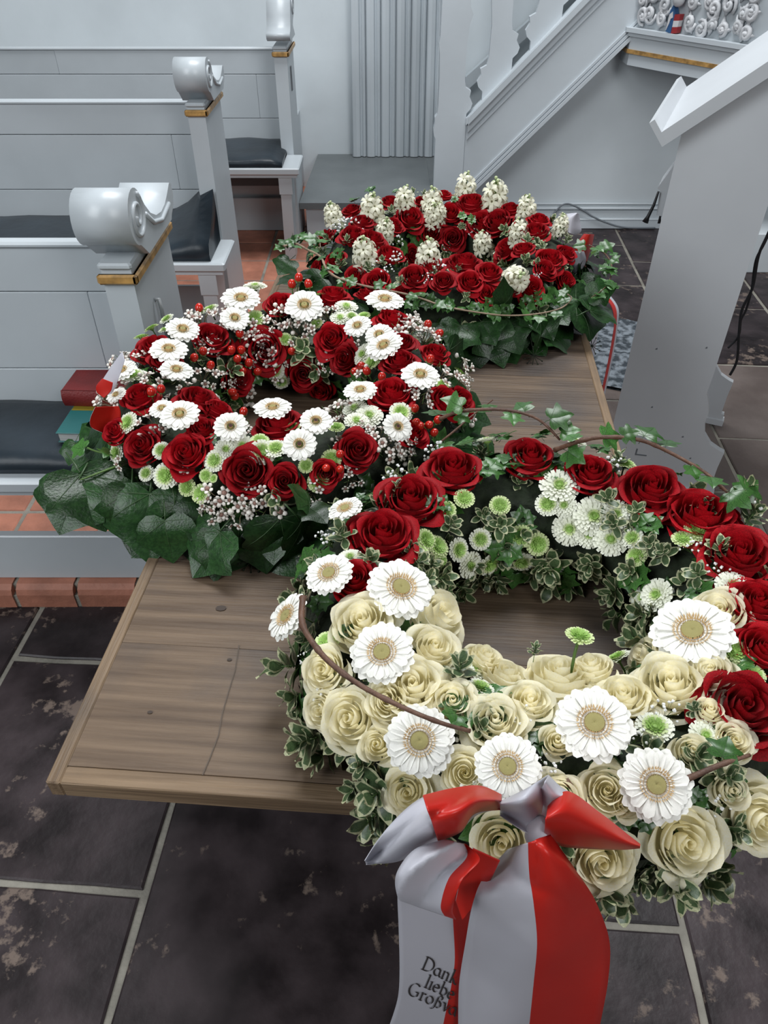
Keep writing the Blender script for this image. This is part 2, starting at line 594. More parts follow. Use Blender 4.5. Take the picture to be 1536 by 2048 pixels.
def pew(label, yg, xr, far=False, xl=-2.6, toe=False):
    """yg: front face of the end post, xr: right face of the end post"""
    pw = 0.058
    root = empty('church_pew', (xr - 0.03, yg + 0.1, PLZ), label, 'pew', 'white church pews in rows')
    # end post: front edge vertical, rear edge leaning slightly back
    mb = MB()
    d = 0.285
    mb.prism([(xr, yg, PLZ), (xr, yg + d + 0.03, PLZ), (xr, yg + d, 0.952), (xr, yg, 0.952)], (-pw, 0, 0))
    post = build('end_post', mb, M_paint, root)
    # neck block mouldings
    mb = MB()
    mb.box((xr - pw - 0.004, yg - 0.006, 0.942), (xr + 0.004, yg + 0.26, 0.955), bev=0.004)
    build('neck_moulding', mb, M_paint, root)
    mb = MB()
    mb.box((xr - pw - 0.008, yg - 0.012, GOLD_Z - 0.010), (xr + 0.012, yg + 0.0, GOLD_Z + 0.010), bev=0.004)
    mb.box((xr, yg - 0.012, GOLD_Z - 0.010), (xr + 0.012, yg + d + 0.012, GOLD_Z + 0.010), bev=0.004)
    build('gilt_trim', mb, M_gold, root)
    mb = MB()
    P_ = scroll_profile_far() if far else scroll_profile()
    cw_ = 0.105
    xc = xr - pw / 2
    mb.prism([(xc + cw_ / 2, yg + y, z) for y, z in P_], (-cw_, 0, 0), smooth=False)
    cap = build('scroll_cap', mb, M_paint, root)
    for p in cap.data.polygons:
        p.use_smooth = len(p.vertices) == 4
    # carved spiral on the aisle side of the cap
    cy, cz = (yg + 0.15, 1.095) if far else (yg + 0.028, 1.031)
    pts = []
    for a in range(0, 640, 20):
        rr = 0.042 * (1 - a / 760)
        pts.append((xc + cw_ / 2 + 0.001, cy + rr * math.cos(RAD(-a + 60)), cz + rr * math.sin(RAD(-a + 60))))
    mb = MB(); mb.tube(pts, 0.0045, 6)
    if not far:
        mb.tube([(xc + cw_ / 2 + .001, yg + 0.078, 1.02), (xc + cw_ / 2 + .001, yg + 0.12, 0.99), (xc + cw_ / 2 + .001, yg + 0.18, 0.975), (xc + cw_ / 2 + .001, yg + 0.25, 0.985)], 0.005, 6)
    build('carved_scroll', mb, M_paint, root)
    # seat board and its leg
    xe = xr + 0.045 if not toe else xr - 0.04
    ys = yg - (0.235 if not toe else 0.10)
    mb = MB()
    mb.box((xl, ys, SEAT_Z - 0.030), (xe, yg + 0.0 if not toe else yg - 0.002, SEAT_Z), bev=0.005)
    mb.box((xl, ys + 0.05, SEAT_Z - 0.030), (xr - pw - 0.001, yg + 0.26, SEAT_Z - 0.002))
    mb.box((xl, ys + 0.012, SEAT_Z - 0.044), (xe - 0.012, ys + 0.03, SEAT_Z - 0.030))
    build('seat', mb, M_paint, root)
    mb = MB()
    mb.prism([(xr - 0.005, ys + 0.03, PLZ), (xr - 0.005, ys + 0.12, PLZ), (xr + 0.0, ys + 0.2, SEAT_Z - 0.03), (xr + 0.0, ys + 0.02, SEAT_Z - 0.03)], (-0.05, 0, 0))
    mb.box((xr - 0.056, ys + 0.016, SEAT_Z - 0.12), (xr + 0.006, ys + 0.03, SEAT_Z - 0.03))
    build('seat_leg', mb, M_paint, root)
    # backrest boards with open joints over a dark backing
    yb = yg + 0.20
    mb = MB(); mb.box((xl, yb + 0.010, 0.30), (xr - pw + 0.002, yb + 0.02, BACK_TOP - 0.02))
    build('back_core', mb, M_gap, root)
    rows = [(0.815, BACK_TOP - 0.012), (0.625, 0.8125), (0.40, 0.6225)]
    for k, (z0, z1) in enumerate(rows):
        cuts = [xl, -1.55, xr - pw] if k != 1 else [xl, -1.95, xr - 0.175, xr - pw]
        for a, b_ in zip(cuts, cuts[1:]):
            mb = MB(); mb.box((a + 0.0004, yb - 0.008 + rnd.uniform(-.001, .001), z0), (b_ - 0.0004, yb + 0.012, z1), bev=0.0012)
            build('back_board', mb, M_paint, root)
    mb = MB(); mb.box((xl, yb - 0.014, BACK_TOP - 0.014), (xr - pw, yb + 0.020, BACK_TOP), bev=0.005)
    build('top_rail', mb, M_paint, root)
    if toe:
        mb = MB(); mb.box((xl, 1.425, PLZ + 0.001), (xr - pw - 0.001, 1.45, 0.222), bev=0.003)
        build('toe_board', mb, M_paint, root)
    else:
        mb = MB(); mb.box((xl, yb + 0.0, PLZ + 0.001), (xr - pw, yb + 0.02, 0.24), bev=0.003)
        build('toe_board', mb, M_paint, root)
    if far:
        mb = MB(); mb.box((xl, yb + 0.036, 0.1), (xr - pw, WB - 0.002, 0.5), bev=0.003)
        build('back_casing', mb, M_paint, root)
        mb = MB(); mb.box((xr + 0.0, yg + 0.10, 0.76), (xr + 0.004, yg + 0.13, 0.86)); build('latch_slot', mb, M_gap, root)
    return root


pew1 = pew('nearest white church pew with scrolled end cap and books on its seat', 1.383, -0.482, toe=True)
pew2 = pew('middle white church pew with rumpled dark cushion end', 2.748, -0.595)
pew3 = pew('rear white church pew standing against the wall', 3.88, -0.437, far=True)
# steel rod hook on the aisle side of the nearest pew
mb = MB()
mb.tube([(-0.478, 1.475, 0.84), (-0.470, 1.475, 0.842), (-0.468, 1.475, 0.82), (-0.468, 1.475, 0.70)], 0.0045, 8)
build('steel_hook', mb, M_steel, pew1)


def cushion(name, label, x0, x1, y0, y1, z0, h, peak=0.0, seed=1, yback=None, xnotch=0.0):
    r = random.Random(seed)
    nx, ny = 40, 8
    rows = []
    for i in range(nx + 1):
        u = i / nx
        x = x0 + (x1 - x0) * u
        row = []
        for j in range(-2, ny + 3):
            t = min(max(j / ny, 0), 1)
            ye = y1 if yback is None or x > xnotch else yback
            y = y0 + (ye - y0) * t
            edge = min(u, 1 - u) * (x1 - x0)
            puff = h * (0.80 + 0.20 * (1 - (2 * t - 1) ** 4)) * min(1, 0.55 + edge / 0.05 * 0.45)
            puff += 0.004 * math.sin(x * 23 + t * 3 + seed) * (0.4 + 0.6 * math.sin(x * 7.0)) 
            if peak and u > 0.8:
                q = (u - 0.8) / 0.2
                puff += peak * (q ** 2.2) * (0.25 + 0.75 * t ** 1.5) + 0.02 * math.sin(q * 9) * t * q
            if j == -2 or j == ny + 2: z, yy = z0, y
            elif j == -1 or j == ny + 1: z, yy = z0 + puff * 0.45, y + (-0.008 if j < 0 else 0.006)
            else: z, yy = z0 + puff, y + (0.006 if j == 0 else (-0.006 if j == ny else 0))
            row.append((x, yy, z))
        rows.append(row)
    mb = MB(); ids = mb.grid(rows, 0, True)
    mb.face(ids[0]); mb.face(ids[-1][::-1])
    o = build(name, mb, M_cush)
    tag(o, label, 'cushion', 'dark seat cushions on the pews')
    return o


cushion('seat_cushion', 'dark blue-black seat cushion on the nearest pew, carrying the books', -2.5, -0.56, 1.315, 1.57, SEAT_Z + 0.001, 0.045, seed=1)
cushion('seat_cushion', 'dark seat cushion on the middle pew with its end pushed up against the post', -2.5, -0.60, 2.535, 2.735, SEAT_Z + 0.001, 0.035, peak=0.16, seed=4, yback=2.925, xnotch=-0.67)
cushion('seat_cushion', 'flat dark seat cushion on the rear pew against the wall', -2.5, -0.47, 3.66, 3.87, SEAT_Z + 0.001, 0.04, seed=8, yback=4.055, xnotch=-0.51)

# ================================================================== BOOKS
M_bred = pmat('red_book_cloth', (0.19, 0.014, 0.014), 0.5, var=0.15, scale=20, bump=0.15, bscale=200)
M_bgreen = pmat('teal_book_cover', (0.012, 0.13, 0.13), 0.45, var=0.1, scale=10)
M_byel = pmat('olive_yellow_print', (0.26, 0.20, 0.02), 0.45)
M_bnavy = pmat('navy_print', (0.025, 0.03, 0.09), 0.45)
M_page = pmat('book_pages', (0.55, 0.56, 0.54), 0.8, stretch=(1, 1, 60), scale=12, col2=(0.42, 0.43, 0.42))
M_mark = pmat('bookmark_ribbon', (0.35, 0.09, 0.03), 0.6)


def book(name, label, x0, x1, y0, y1, z0, h, cov, rot, spine_front):
    root = empty(name, ((x0 + x1) / 2, (y0 + y1) / 2, z0), label, 'book', 'hymn books on the pew')
    xa, xb, ya, yb = -(x1 - x0) / 2, (x1 - x0) / 2, -(y1 - y0) / 2, (y1 - y0) / 2
    mb = MB()
    t = 0.0028
    mb.box((xa, ya, 0), (xb, yb, t), bev=0.0012)
    mb.box((xa, ya, h - t), (xb, yb, h), bev=0.0012)
    if spine_front:
        rows = []
        for x_ in (xa, xb):
            rows.append([(x_, ya - 0.006 * math.sin(math.pi * k / 6), h * k / 6) for k in range(7)])
        mb.grid(rows)
        mb.box((xa, ya, 0), (xb, ya + 0.003, h))
    else:
        mb.box((xa, yb - 0.003, 0), (xb, yb, h))
    o = link('cover', mb.mesh('book_cover', cov), root)
    mb = MB(); mb.box((xa + 0.004, ya + 0.004, t), (xb - 0.004, yb - 0.003, h - t))
    link('pages', mb.mesh('book_pages', M_page), root)
    root.rotation_euler.z = rot
    return root


bk = book('hymn_book', 'teal hardback book with olive stripe lying under the red book', -0.722, -0.50, 1.365, 1.515, 0.5525, 0.026, M_bgreen, RAD(-2), False)
mb = MB(); mb.box((-0.108, 0.018, 0.0262), (0.02, 0.048, 0.0266)); link('cover_stripe', mb.mesh('cover_stripe', M_byel), bk)
mb = MB(); mb.prism([(-0.02, -0.0745, 0.0261), (0.108, -0.0745, 0.0261), (0.108, 0.01, 0.0261), (0.02, 0.01, 0.0261)], (0, 0, 0.0004)); link('cover_print', mb.mesh('cover_print', M_bnavy), bk)
bk2 = book('hymn_book', 'dark red cloth hymn book lying on top of the teal book', -0.735, -0.565, 1.475, 1.585, 0.5800, 0.040, M_bred, RAD(-3), True)
mb = MB(); mb.box((-0.100, 0.0, 0.008), (-0.075, 0.004, 0.0085)); link('bookmark', mb.mesh('bookmark', M_mark), bk2)

# ================================================================== STEP BOX, STAIR, PULPIT
BXT = 0.258
root = empty('stair_step', (-0.05, 4.3, 0), 'grey painted wooden step box at the foot of the fluted pilaster', 'step')
mb = MB(); mb.box((-0.405, 3.97, 0), (0.252, WB - 0.003, BXT - 0.03)); build('step_body', mb, M_paint, root)
mb = MB(); mb.prism([(-0.435, 3.945, BXT - 0.03), (0.252, 3.945, BXT - 0.03), (0.252, WB - 0.003, BXT - 0.03), (-0.40, WB - 0.003, BXT - 0.03)], (0, 0, 0.03))
build('step_top', mb, M_stepgrey, root)
mb = MB(); mb.box((0.2525, 4.25, 0.02), (0.445, WB - 0.06, BXT)); build('step_return', mb, M_stepgrey, root)

SY = 4.20                                          # front plane of the stair string
stair = empty('pulpit_stair', (0.7, 4.4, 0), 'white painted pulpit stair with flat cut-out balusters and moulded string', 'staircase')


def on_string(px, py, Y=SY):
    return PY(px, py, Y)


lo = lambda X_: X_ - 0.232      # lower edge of the string (z as function of X)
up = lambda X_: X_ + 0.171
XA, XE = 0.418, 1.95
mb = MB()
mb.prism([(XA, SY, 0.0), (XA + 0.09, SY, lo(XA + 0.09)), (XE, SY, lo(XE)), (XE, SY, up(XE)), (XA, SY, up(XA))], (0, 0.045, 0))
build('string_board', mb, M_paint2, stair)


def sloped_strip(off, wd, dep, name, nn=1):
    """moulding running along the slope; off = z offset above the lower edge"""
    mb = MB()
    mb.prism([(XA + 0.01, SY - dep, lo(XA + 0.01) + off), (XE, SY - dep, lo(XE) + off), (XE, SY - dep, lo(XE) + off + wd), (XA + 0.01, SY - dep, lo(XA + 0.01) + off + wd)],
             (0, dep + 0.001, 0))
    build(name, mb, M_paint2, stair)


sloped_strip(-0.012, 0.022, 0.020, 'string_moulding')
sloped_strip(0.016, 0.016, 0.013, 'string_moulding')
sloped_strip(0.040, 0.014, 0.008, 'string_moulding')
sloped_strip(0.375, 0.035, 0.030, 'string_moulding')
sloped_strip(0.335, 0.036, 0.014, 'string_moulding')
sloped_strip(0.300, 0.012, 0.007, 'string_moulding')
mb = MB(); mb.prism([(XA, SY + 0.045, up(XA) - 0.02), (XE, SY + 0.045, up(XE) - 0.02), (XE, SY + 0.045, up(XE) + 0.012), (XA, SY + 0.045, up(XA) + 0.012)], (0, -0.07, 0))
build('string_capping', mb, M_paint2, stair)


def bal_profile(zb, z0, ztop, side):
    """cut edge of a flat baluster: list of (outward offset, z) from bottom to top, repeating ogee notches"""
    out = [(0.0, zb)]
    z = z0
    out += [(0.0, z), (0.022, z + 0.02), (0.030, z + 0.045), (0.012, z + 0.075), (0.018, z + 0.10), (-0.012, z + 0.115), (-0.02, z + 0.15), (-0.022, z + 0.28),
            (-0.012, z + 0.38), (0.004, z + 0.42), (-0.012, z + 0.45), (-0.016, z + 0.62), (-0.01, z + 0.85), (-0.01, ztop)]
    return out


def baluster(xl, xr, zl, zr, zl0, zr0, ztop=2.0, label=None):
    L_ = bal_profile(zl, zl0, ztop, -1)
    R_ = bal_profile(zr, zr0, ztop, 1)
    poly = [(xr + d, SY + 0.012, z) for d, z in R_] + [(xl - d, SY + 0.012, z) for d, z in L_[::-1]]
    mb = MB(); mb.prism(poly, (0, 0.028, 0))
    return build('baluster', mb, M_paint2, stair)


mb = MB()
Rn = bal_profile(0.0, 0.62, 2.0, 1)
Ln = bal_profile(0.0, 0.50, 2.0, 1)
mb.prism([(XA + d * 0.9, SY - 0.006, z) for d, z in Rn] + [(0.266 - d * 0.4, SY - 0.006, z) for d, z in Ln[::-1]], (0, 0.05, 0))
build('newel_board', mb, M_paint2, stair)
for k in range(5):
    xl_ = XA + 0.075 + 0.215 * k
    xr_ = xl_ + 0.135
    baluster(xl_, xr_, up(xl_) - 0.02, up(xr_) - 0.02, up(xl_) + 0.05, up(xr_) + 0.06, 2.4)
# treads and risers behind the balusters
for k in range(7):
    xx = 0.43 + 0.205 * k
    z = BXT + 0.10 + 0.205 * k
    mb = MB()
    mb.box((xx - 0.02, SY + 0.046, z - 0.03), (xx + 0.11, 4.80, z), bev=0.004)
    mb.box((xx, SY + 0.046, z - 0.125), (xx + 0.02, 4.80, z - 0.03))
    build('tread', mb, M_stepgrey, stair)
a1, a2 = PY(921, 192, 4.78), PY(972, 147, 4.78)
dv = (a2 - a1).normalized()
mb = MB()
q0, q1 = a1 + dv * 0.03, a1 + dv * 1.6
mb.prism([q0, q1, q1 + Vector((0, 0, 0.075)), q0 + Vector((0, 0, 0.075))], (0, 0.05, 0))
build('wall_handrail', mb, M_paint, stair)

# pulpit
pul = empty('pulpit', (1.45, 4.05, 0.83), 'white pulpit corner with carved scrollwork frieze and thin gilt line', 'pulpit')
C0 = Vector((1.185, 4.185, 0))
PD = Vector((0.573, -0.8196, 0)).normalized()
PN = Vector((-PD.y, PD.x, 0)) * -1              # outward (towards camera-left)
C1 = C0 + PD * 0.62
C2 = C1 + Vector((0.9, -0.10, 0))


def pul_band(z0, z1, off, mat, name, inner=0.25):
    mb = MB()
    a = C0 + PN * off - PD * off * 0.5
    b_ = C1 + PN * off * 0.3 + Vector((0, -off, 0))
    c = C2 + Vector((0, -off, 0))
    pts = [a, b_, c, c + Vector((0.0, 1.2, 0)), Vector((a.x, c.y + 1.2, 0))]
    pts = [Vector((p.x, min(p.y, 4.325), 0)) for p in pts]
    mb.prism([(p.x, p.y, z0) for p in pts], (0, 0, z1 - z0))
    return build(name, mb, mat, pul)


pul_band(0.835, 0.885, 0.0, M_paint2, 'lower_fascia')
pul_band(0.885, 0.902, 0.012, M_gold, 'gilt_line')
pul_band(0.902, 0.955, 0.006, M_paint2, 'cornice')
pul_band(0.955, 0.972, 0.018, M_paint2, 'cornice')
pul_band(0.972, 0.990, 0.030, M_paint2, 'cornice')
pul_band(0.990, 1.75, -0.020, M_paint, 'panel')
rr_ = random.Random(5)


def pulp(s, z, d):
    return C0 + PD * s + PN * (d - 0.02) + Vector((0, 0, z))


M_carve = pmat('whitewashed_carving', (0.50, 0.52, 0.54), 0.6, scale=18, col2=(0.62, 0.63, 0.65), bump=0.2, bscale=60)
for k in range(11):
    for row in range(3):
        s0 = 0.035 + k * 0.056 + rr_.uniform(-.018, .018)
        z0 = 1.03 + row * 0.075 + rr_.uniform(-.020, .020)
        if k in (3, 4) and row < 2 and abs(s0 - 0.225) < 0.045:
            continue
        mb = MB()
        pts, rad = [], []
        a0 = rr_.uniform(0, 6.28); sg = rr_.choice((-1, 1))
        R0 = rr_.uniform(0.016, 0.034)
        for q in range(16):
            rr2 = R0 * (1 - q / 19)
            an = a0 + sg * q * 0.55
            pts.append(pulp(s0 + rr2 * math.cos(an), z0 + rr2 * 1.25 * math.sin(an), 0.014 + 0.010 * q / 16))
            rad.append(0.007 + 0.004 * math.sin(q / 16 * 3.1))
        mb.tube(pts, rad, 6)
        mb.ball(pulp(s0, z0, 0.02), 0.012, 8, 5)
        for da in (2.0, 3.9, 5.2):
            e_ = pulp(s0 + 0.036 * math.cos(a0 + da), z0 + 0.046 * math.sin(a0 + da), 0.008)
            mb.tube([pulp(s0, z0, 0.012), (pulp(s0, z0, 0.022) + e_) / 2, e_], [0.006, rr_.uniform(0.008, 0.014), 0.003], 6)
        build('carved_scroll', mb, M_carve, pul)
# small painted heraldic figure
M_hb = pmat('heraldic_blue', (0.03, 0.10, 0.24), 0.5); M_hr = pmat('heraldic_red', (0.30, 0.025, 0.03), 0.5); M_hw = pmat('heraldic_white', (0.62, 0.62, 0.63), 0.5)
fs, fz = 0.225, 0.995


def fig(poly, d0, d1, mat, name):
    mb = MB()
    mb.prism([pulp(fs + a, fz + b_, d0) for a, b_ in poly], PN * (d1 - d0))
    build(name, mb, mat, pul)


fig([(-0.026, 0.0), (0.004, -0.004), (0.006, 0.07), (-0.010, 0.105), (-0.022, 0.08)], 0.012, 0.040, M_hb, 'painted_shield')
fig([(-0.024, 0.004), (-0.014, 0.03), (-0.010, 0.05), (0.0, 0.055), (-0.006, 0.078), (-0.020, 0.066)], 0.040, 0.043, M_hw, 'shield_charge')
for q in range(3):
    fig([(0.006, -0.004 + q * 0.024), (0.034, -0.001 + q * 0.024), (0.036, 0.023 + q * 0.024), (0.006, 0.02 + q * 0.024)], 0.012, 0.040, (M_hr, M_hw, M_hr)[q], 'painted_stripe')
mb = MB(); mb.ball(pulp(fs + 0.005, fz + 0.125, 0.032), 0.028, 12, 8, sc=(1, 1, 1.1)); build('carved_head', mb, M_carve, pul)
mb = MB(); mb.ball(pulp(fs + 0.008, fz + 0.158, 0.032), 0.026, 12, 8, sc=(1.15, 1.1, 0.6)); build('red_cap', mb, M_hr, pul)

# ================================================================== LECTERN
LT = Vector((1.038, 1.857, 0))
LD = Vector((0.391, 0.9204, 0)).normalized()        # depth axis (near side panel to far side panel)
LE = Vector((LD.y, -LD.x, 0))                       # towards the congregation


def lp(a, s, z):
    return LT + LD * a + LE * s + Vector((0, 0, z))


lect = empty('lectern', lp(0.24, -0.2, 0), 'white painted lectern with sloping top and scrolled feet', 'lectern')
LSL = 0.84
ZS = lambda s: 1.045 + (s + 0.338) * LSL            # underside of the slope
side = [(-0.338, 0.0), (-0.338, ZS(-0.338)), (-0.098, ZS(-0.098)), (-0.098, 0.42), (-0.100, 0.36), (-0.088, 0.335), (-0.078, 0.30), (-0.080, 0.265),
        (-0.070, 0.225), (-0.045, 0.195), (-0.015, 0.18), (0.0, 0.175), (-0.004, 0.12), (-0.004, 0.045), (0.006, 0.045), (0.006, 0.0)]
for a in (0.0, 0.46):
    mb = MB(); mb.prism([lp(a, s, z) for s, z in side], LD * 0.022)
    build('side_panel', mb, M_lect, lect)
    mb = MB(); mb.prism([lp(a - 0.006, s, z) for s, z in ((-0.34, 0.0), (0.012, 0.0), (0.012, 0.022), (-0.34, 0.022))], LD * 0.034)
    build('foot_plinth', mb, M_lect, lect)
mb = MB(); mb.prism([lp(0.022, s, z) for s, z in ((-0.128, 0.02), (-0.106, 0.02), (-0.106, ZS(-0.106)), (-0.128, ZS(-0.128)))], LD * 0.438)
build('front_panel', mb, M_lect, lect)
mb = MB(); mb.prism([lp(0.022, s, z) for s, z in ((-0.33, 0.58), (-0.13, 0.58), (-0.13, 0.60), (-0.33, 0.60))], LD * 0.438)
build('shelf', mb, M_lect, lect)
# sloping book board with lip
sl = Vector((1, LSL)).normalized()
nr = Vector((-sl.y, sl.x))
o0 = Vector((-0.362, ZS(-0.362)))


def bp(l, h):
    q = o0 + sl * l + nr * h
    return (q.x, q.y)


mb = MB(); mb.prism([lp(-0.05, *bp(l, h)) for l, h in ((0, 0.0), (0.56, 0.0), (0.56, 0.030), (0, 0.030))], LD * 0.58)
build('book_board', mb, M_lect, lect)
mb = MB(); mb.prism([lp(-0.05, *bp(l, h)) for l, h in ((-0.014, 0.0), (0, 0.0), (0, 0.064), (-0.014, 0.064))], LD * 0.58)
build('board_lip', mb, M_lect, lect)
# worn notch near the foot
mb = MB(); q = PY(1312, 880, 1.93)
mb.prism([lp(-0.0012, s, z) for s, z in ((-0.25, 0.10), (-0.215, 0.105), (-0.215, 0.109), (-0.246, 0.105), (-0.246, 0.125), (-0.25, 0.125))], LD * 0.001)
build('scratch_mark', mb, M_greycable, lect)
for s, z in ((-0.27, 0.47), (-0.24, 0.28), (-0.14, 0.50), (-0.13, 0.20), (-0.12, 0.12), (-0.10, 0.10), (-0.09, 0.13)):
    mb = MB(); mb.prism([lp(-0.0012, s + a, z + b_) for a, b_ in ((0, 0), (0.005, 0.001), (0.004, 0.006), (0.001, 0.004))], LD * 0.001)
    build('paint_chip', mb, M_greycable, lect)
# small clip-on lamp box on the reader side
mic = empty('reading_lamp', lp(0.20, -0.36, 0.80), 'small white lamp box with dark cable end on the reader side of the lectern', 'lamp')
mb = MB(); mb.prism([lp(0.13, s, z) for s, z in ((-0.3385, 0.80), (-0.3385, 0.945), (-0.36, 0.90), (-0.372, 0.875), (-0.372, 0.868), (-0.365, 0.866), (-0.360, 0.80))], LD * 0.10)
build('lamp_body', mb, M_lect, mic)
mb = MB(); mb.tube([lp(0.12, -0.368, 0.866), lp(0.115, -0.372, 0.83), lp(0.11, -0.380, 0.80), lp(0.108, -0.384, 0.785)], [0.003, 0.004, 0.005, 0.009], 8)
build('cable_end', mb, M_black, mic)
mb = MB(); mb.tube([lp(0.18, -0.352, 0.80), lp(0.18, -0.352, 0.78), lp(0.175, -0.350, 0.765)], [0.003, 0.003, 0.005], 8)
build('cable_end', mb, M_black, mic)

# black cable behind the lectern
def smooth(pts, n=8):
    pts = [Vector(p) for p in pts]
    out = []
    for i in range(len(pts) - 1):
        p0, p1, p2, p3 = pts[max(i - 1, 0)], pts[i], pts[i + 1], pts[min(i + 2, len(pts) - 1)]
        for k in range(n):
            t = k / n
            out.append(0.5 * ((2 * p1) + (p2 - p0) * t + (2 * p0 - 5 * p1 + 4 * p2 - p3) * t * t + (3 * p1 - p0 - 3 * p2 + p3) * t ** 3))
    out.append(pts[-1])
    return out


croot = empty('power_cable', PY(1480, 760, 2.42), 'black twisted cable hanging down behind the lectern foot', 'cable')
cpx = [(1600, 330), (1536, 468), (1517, 512), (1505, 575), (1484, 620), (1478, 665), (1474, 720), (1460, 750)]
mb = MB(); mb.tube(smooth([PY(a, b_, 2.42) for a, b_ in cpx]), 0.0048, 8); build('cable', mb, M_black, croot)
cpx = [(1598, 328), (1534, 476), (1512, 520), (1503, 580), (1492, 620), (1482, 640), (1477, 672), (1456, 696)]
mb = MB(); mb.tube(smooth([PY(a, b_, 2.43) for a, b_ in cpx]), 0.0040, 8); build('cable', mb, M_black, croot)
# grey cable drooping over the baseboard
groot = tag(build('wall_cable', (lambda m: (m.tube(smooth([PY(a, b_, 4.30) for a, b_ in ((1108, 428), (1122, 412), (1138, 408), (1165, 420), (1185, 433), (1215, 446), (1250, 455), (1310, 456))]), 0.005, 6), m)[1])(MB()), M_greycable),
            'thin grey cable sagging over the baseboard below the stair', 'cable')
# mottled grey mat behind the table
M_mat = pmat('mottled_grey_mat', (0.035, 0.045, 0.055), 0.9, scale=34, col2=(0.22, 0.25, 0.28), bump=0.6, bscale=60, contrast=(0.42, 0.6), detail=6)
mc = PZ(1230, 705, 0.0)
rows = []
for i in range(13):
    row = []
    for j in range(17):
        u, v_ = i / 12 - 0.5, j / 16 - 0.5
        row.append(Vector((mc.x, mc.y, 0.012)) + LD * (v_ * 0.62) + LE * (u * 0.42) + Vector((0, 0, 0.012 * math.exp(-((v_ + 0.1) / 0.05) ** 2) + 0.002 * math.sin(u * 30 + v_ * 17))))
    rows.append(row)
mb = MB(); mb.grid(rows)
mb.grid([[p - Vector((0, 0, 0.0115)) for p in (rows[0][0], rows[0][-1])], [p - Vector((0, 0, 0.0115)) for p in (rows[-1][0], rows[-1][-1])]])
tag(build('floor_mat', mb, M_mat), 'mottled blue-grey mat with a fold on the floor behind the table', 'mat')

# ================================================================== TABLE
TZ = 0.75
TPSI = RAD(4.2)
TD = Vector((math.sin(TPSI), math.cos(TPSI), 0)); TE = Vector((math.cos(TPSI), -math.sin(TPSI), 0))
TO = PZ(90, 1565, TZ); TO.z = 0
TW, TL = 0.735, 1.40
table = empty('wooden_table', TO + TE * TW / 2 + TD * TL / 2, 'worn oak table of wide boards carrying the three wreaths', 'table')
TM = Matrix.Translation(TO) @ Matrix.Rotation(-TPSI, 4, 'Z')


def tpart(name, a, b_, mat, bev=0.0):
    me = MB(); me.box((-(b_[0] - a[0]) / 2, -(b_[1] - a[1]) / 2, 0), ((b_[0] - a[0]) / 2, (b_[1] - a[1]) / 2, b_[2] - a[2]), bev=bev)
    o = link(name, me.mesh(name, mat), table)
    o.location = TM @ Vector(((a[0] + b_[0]) / 2, (a[1] + b_[1]) / 2, a[2])) - table.location
    o.rotation_euler.z = -TPSI
    return o


ew = 0.016
tk = 0.026
ys_ = [0.022, 0.20, 0.37, 0.56, 0.75, 0.93, 1.12, 1.26, TL - 0.022]
for a, b_ in zip(ys_, ys_[1:]):
    tpart('plank', (ew + 0.0003, a + 0.0002, TZ - tk), (TW - ew - 0.0003, b_ - 0.0002, TZ + rnd.uniform(-.0006, .0003)), M_wood, 0.0004)
tpart('edge_strip', (0, 0.0, TZ - tk), (ew, TL, TZ + 0.0006), M_woodedge2, 0.0015)
tpart('edge_strip', (TW - ew, 0.0, TZ - tk), (TW, TL, TZ + 0.0006), M_woodedge2, 0.0015)
tpart('edge_strip', (ew, 0, TZ - tk), (TW - ew, 0.0215, TZ + 0.0006), M_woodedge, 0.0015)
tpart('edge_strip', (ew, TL - 0.0215, TZ - tk), (TW - ew, TL, TZ + 0.0006), M_woodedge, 0.0015)
for ax in (0.10, TW - 0.16):
    for ay in (0.50, TL - 0.26):
        tpart('leg', (ax, ay, 0.001), (ax + 0.06, ay + 0.06, TZ - tk), M_wood, 0.003)
for ay in (0.52, TL - 0.24):
    tpart('apron', (0.16, ay, TZ - tk - 0.09), (TW - 0.16, ay + 0.022, TZ - tk), M_wood)
for ax in (0.12, TW - 0.142):
    tpart('apron', (ax, 0.56, TZ - tk - 0.09), (ax + 0.022, TL - 0.26, TZ - tk), M_wood)
# knots and a long crack in the boards
M_knot = pmat('dark_knot', (0.045, 0.03, 0.022), 0.7)
for (px, py, r) in ((442, 1216, 0.0050), (459, 1319, 0.0022), (300, 1424, 0.0022)):
    mb = MB()
    c = PZ(px, py, TZ + 0.0007)
    ring = [c + Vector((math.cos(k * .785) * r * 1.5, math.sin(k * .785) * r, 0)) for k in range(8)]
    mb.face([mb.vert(p) for p in ring], 0, False)
    build('knot', mb, M_knot, table)
crk = [(478, 1290), (470, 1340), (455, 1390), (445, 1425), (437, 1470), (420, 1515), (405, 1550)]
cp = [PZ(a, b_, TZ + 0.0007) for a, b_ in crk]
mb = MB()
h_ = Vector((0.0007, 0, 0))
mb.grid([[p - h_, p + h_] for p in cp], 0, False)
build('crack', mb, pmat('shallow_crack', (0.085, 0.062, 0.045), 0.7), table)

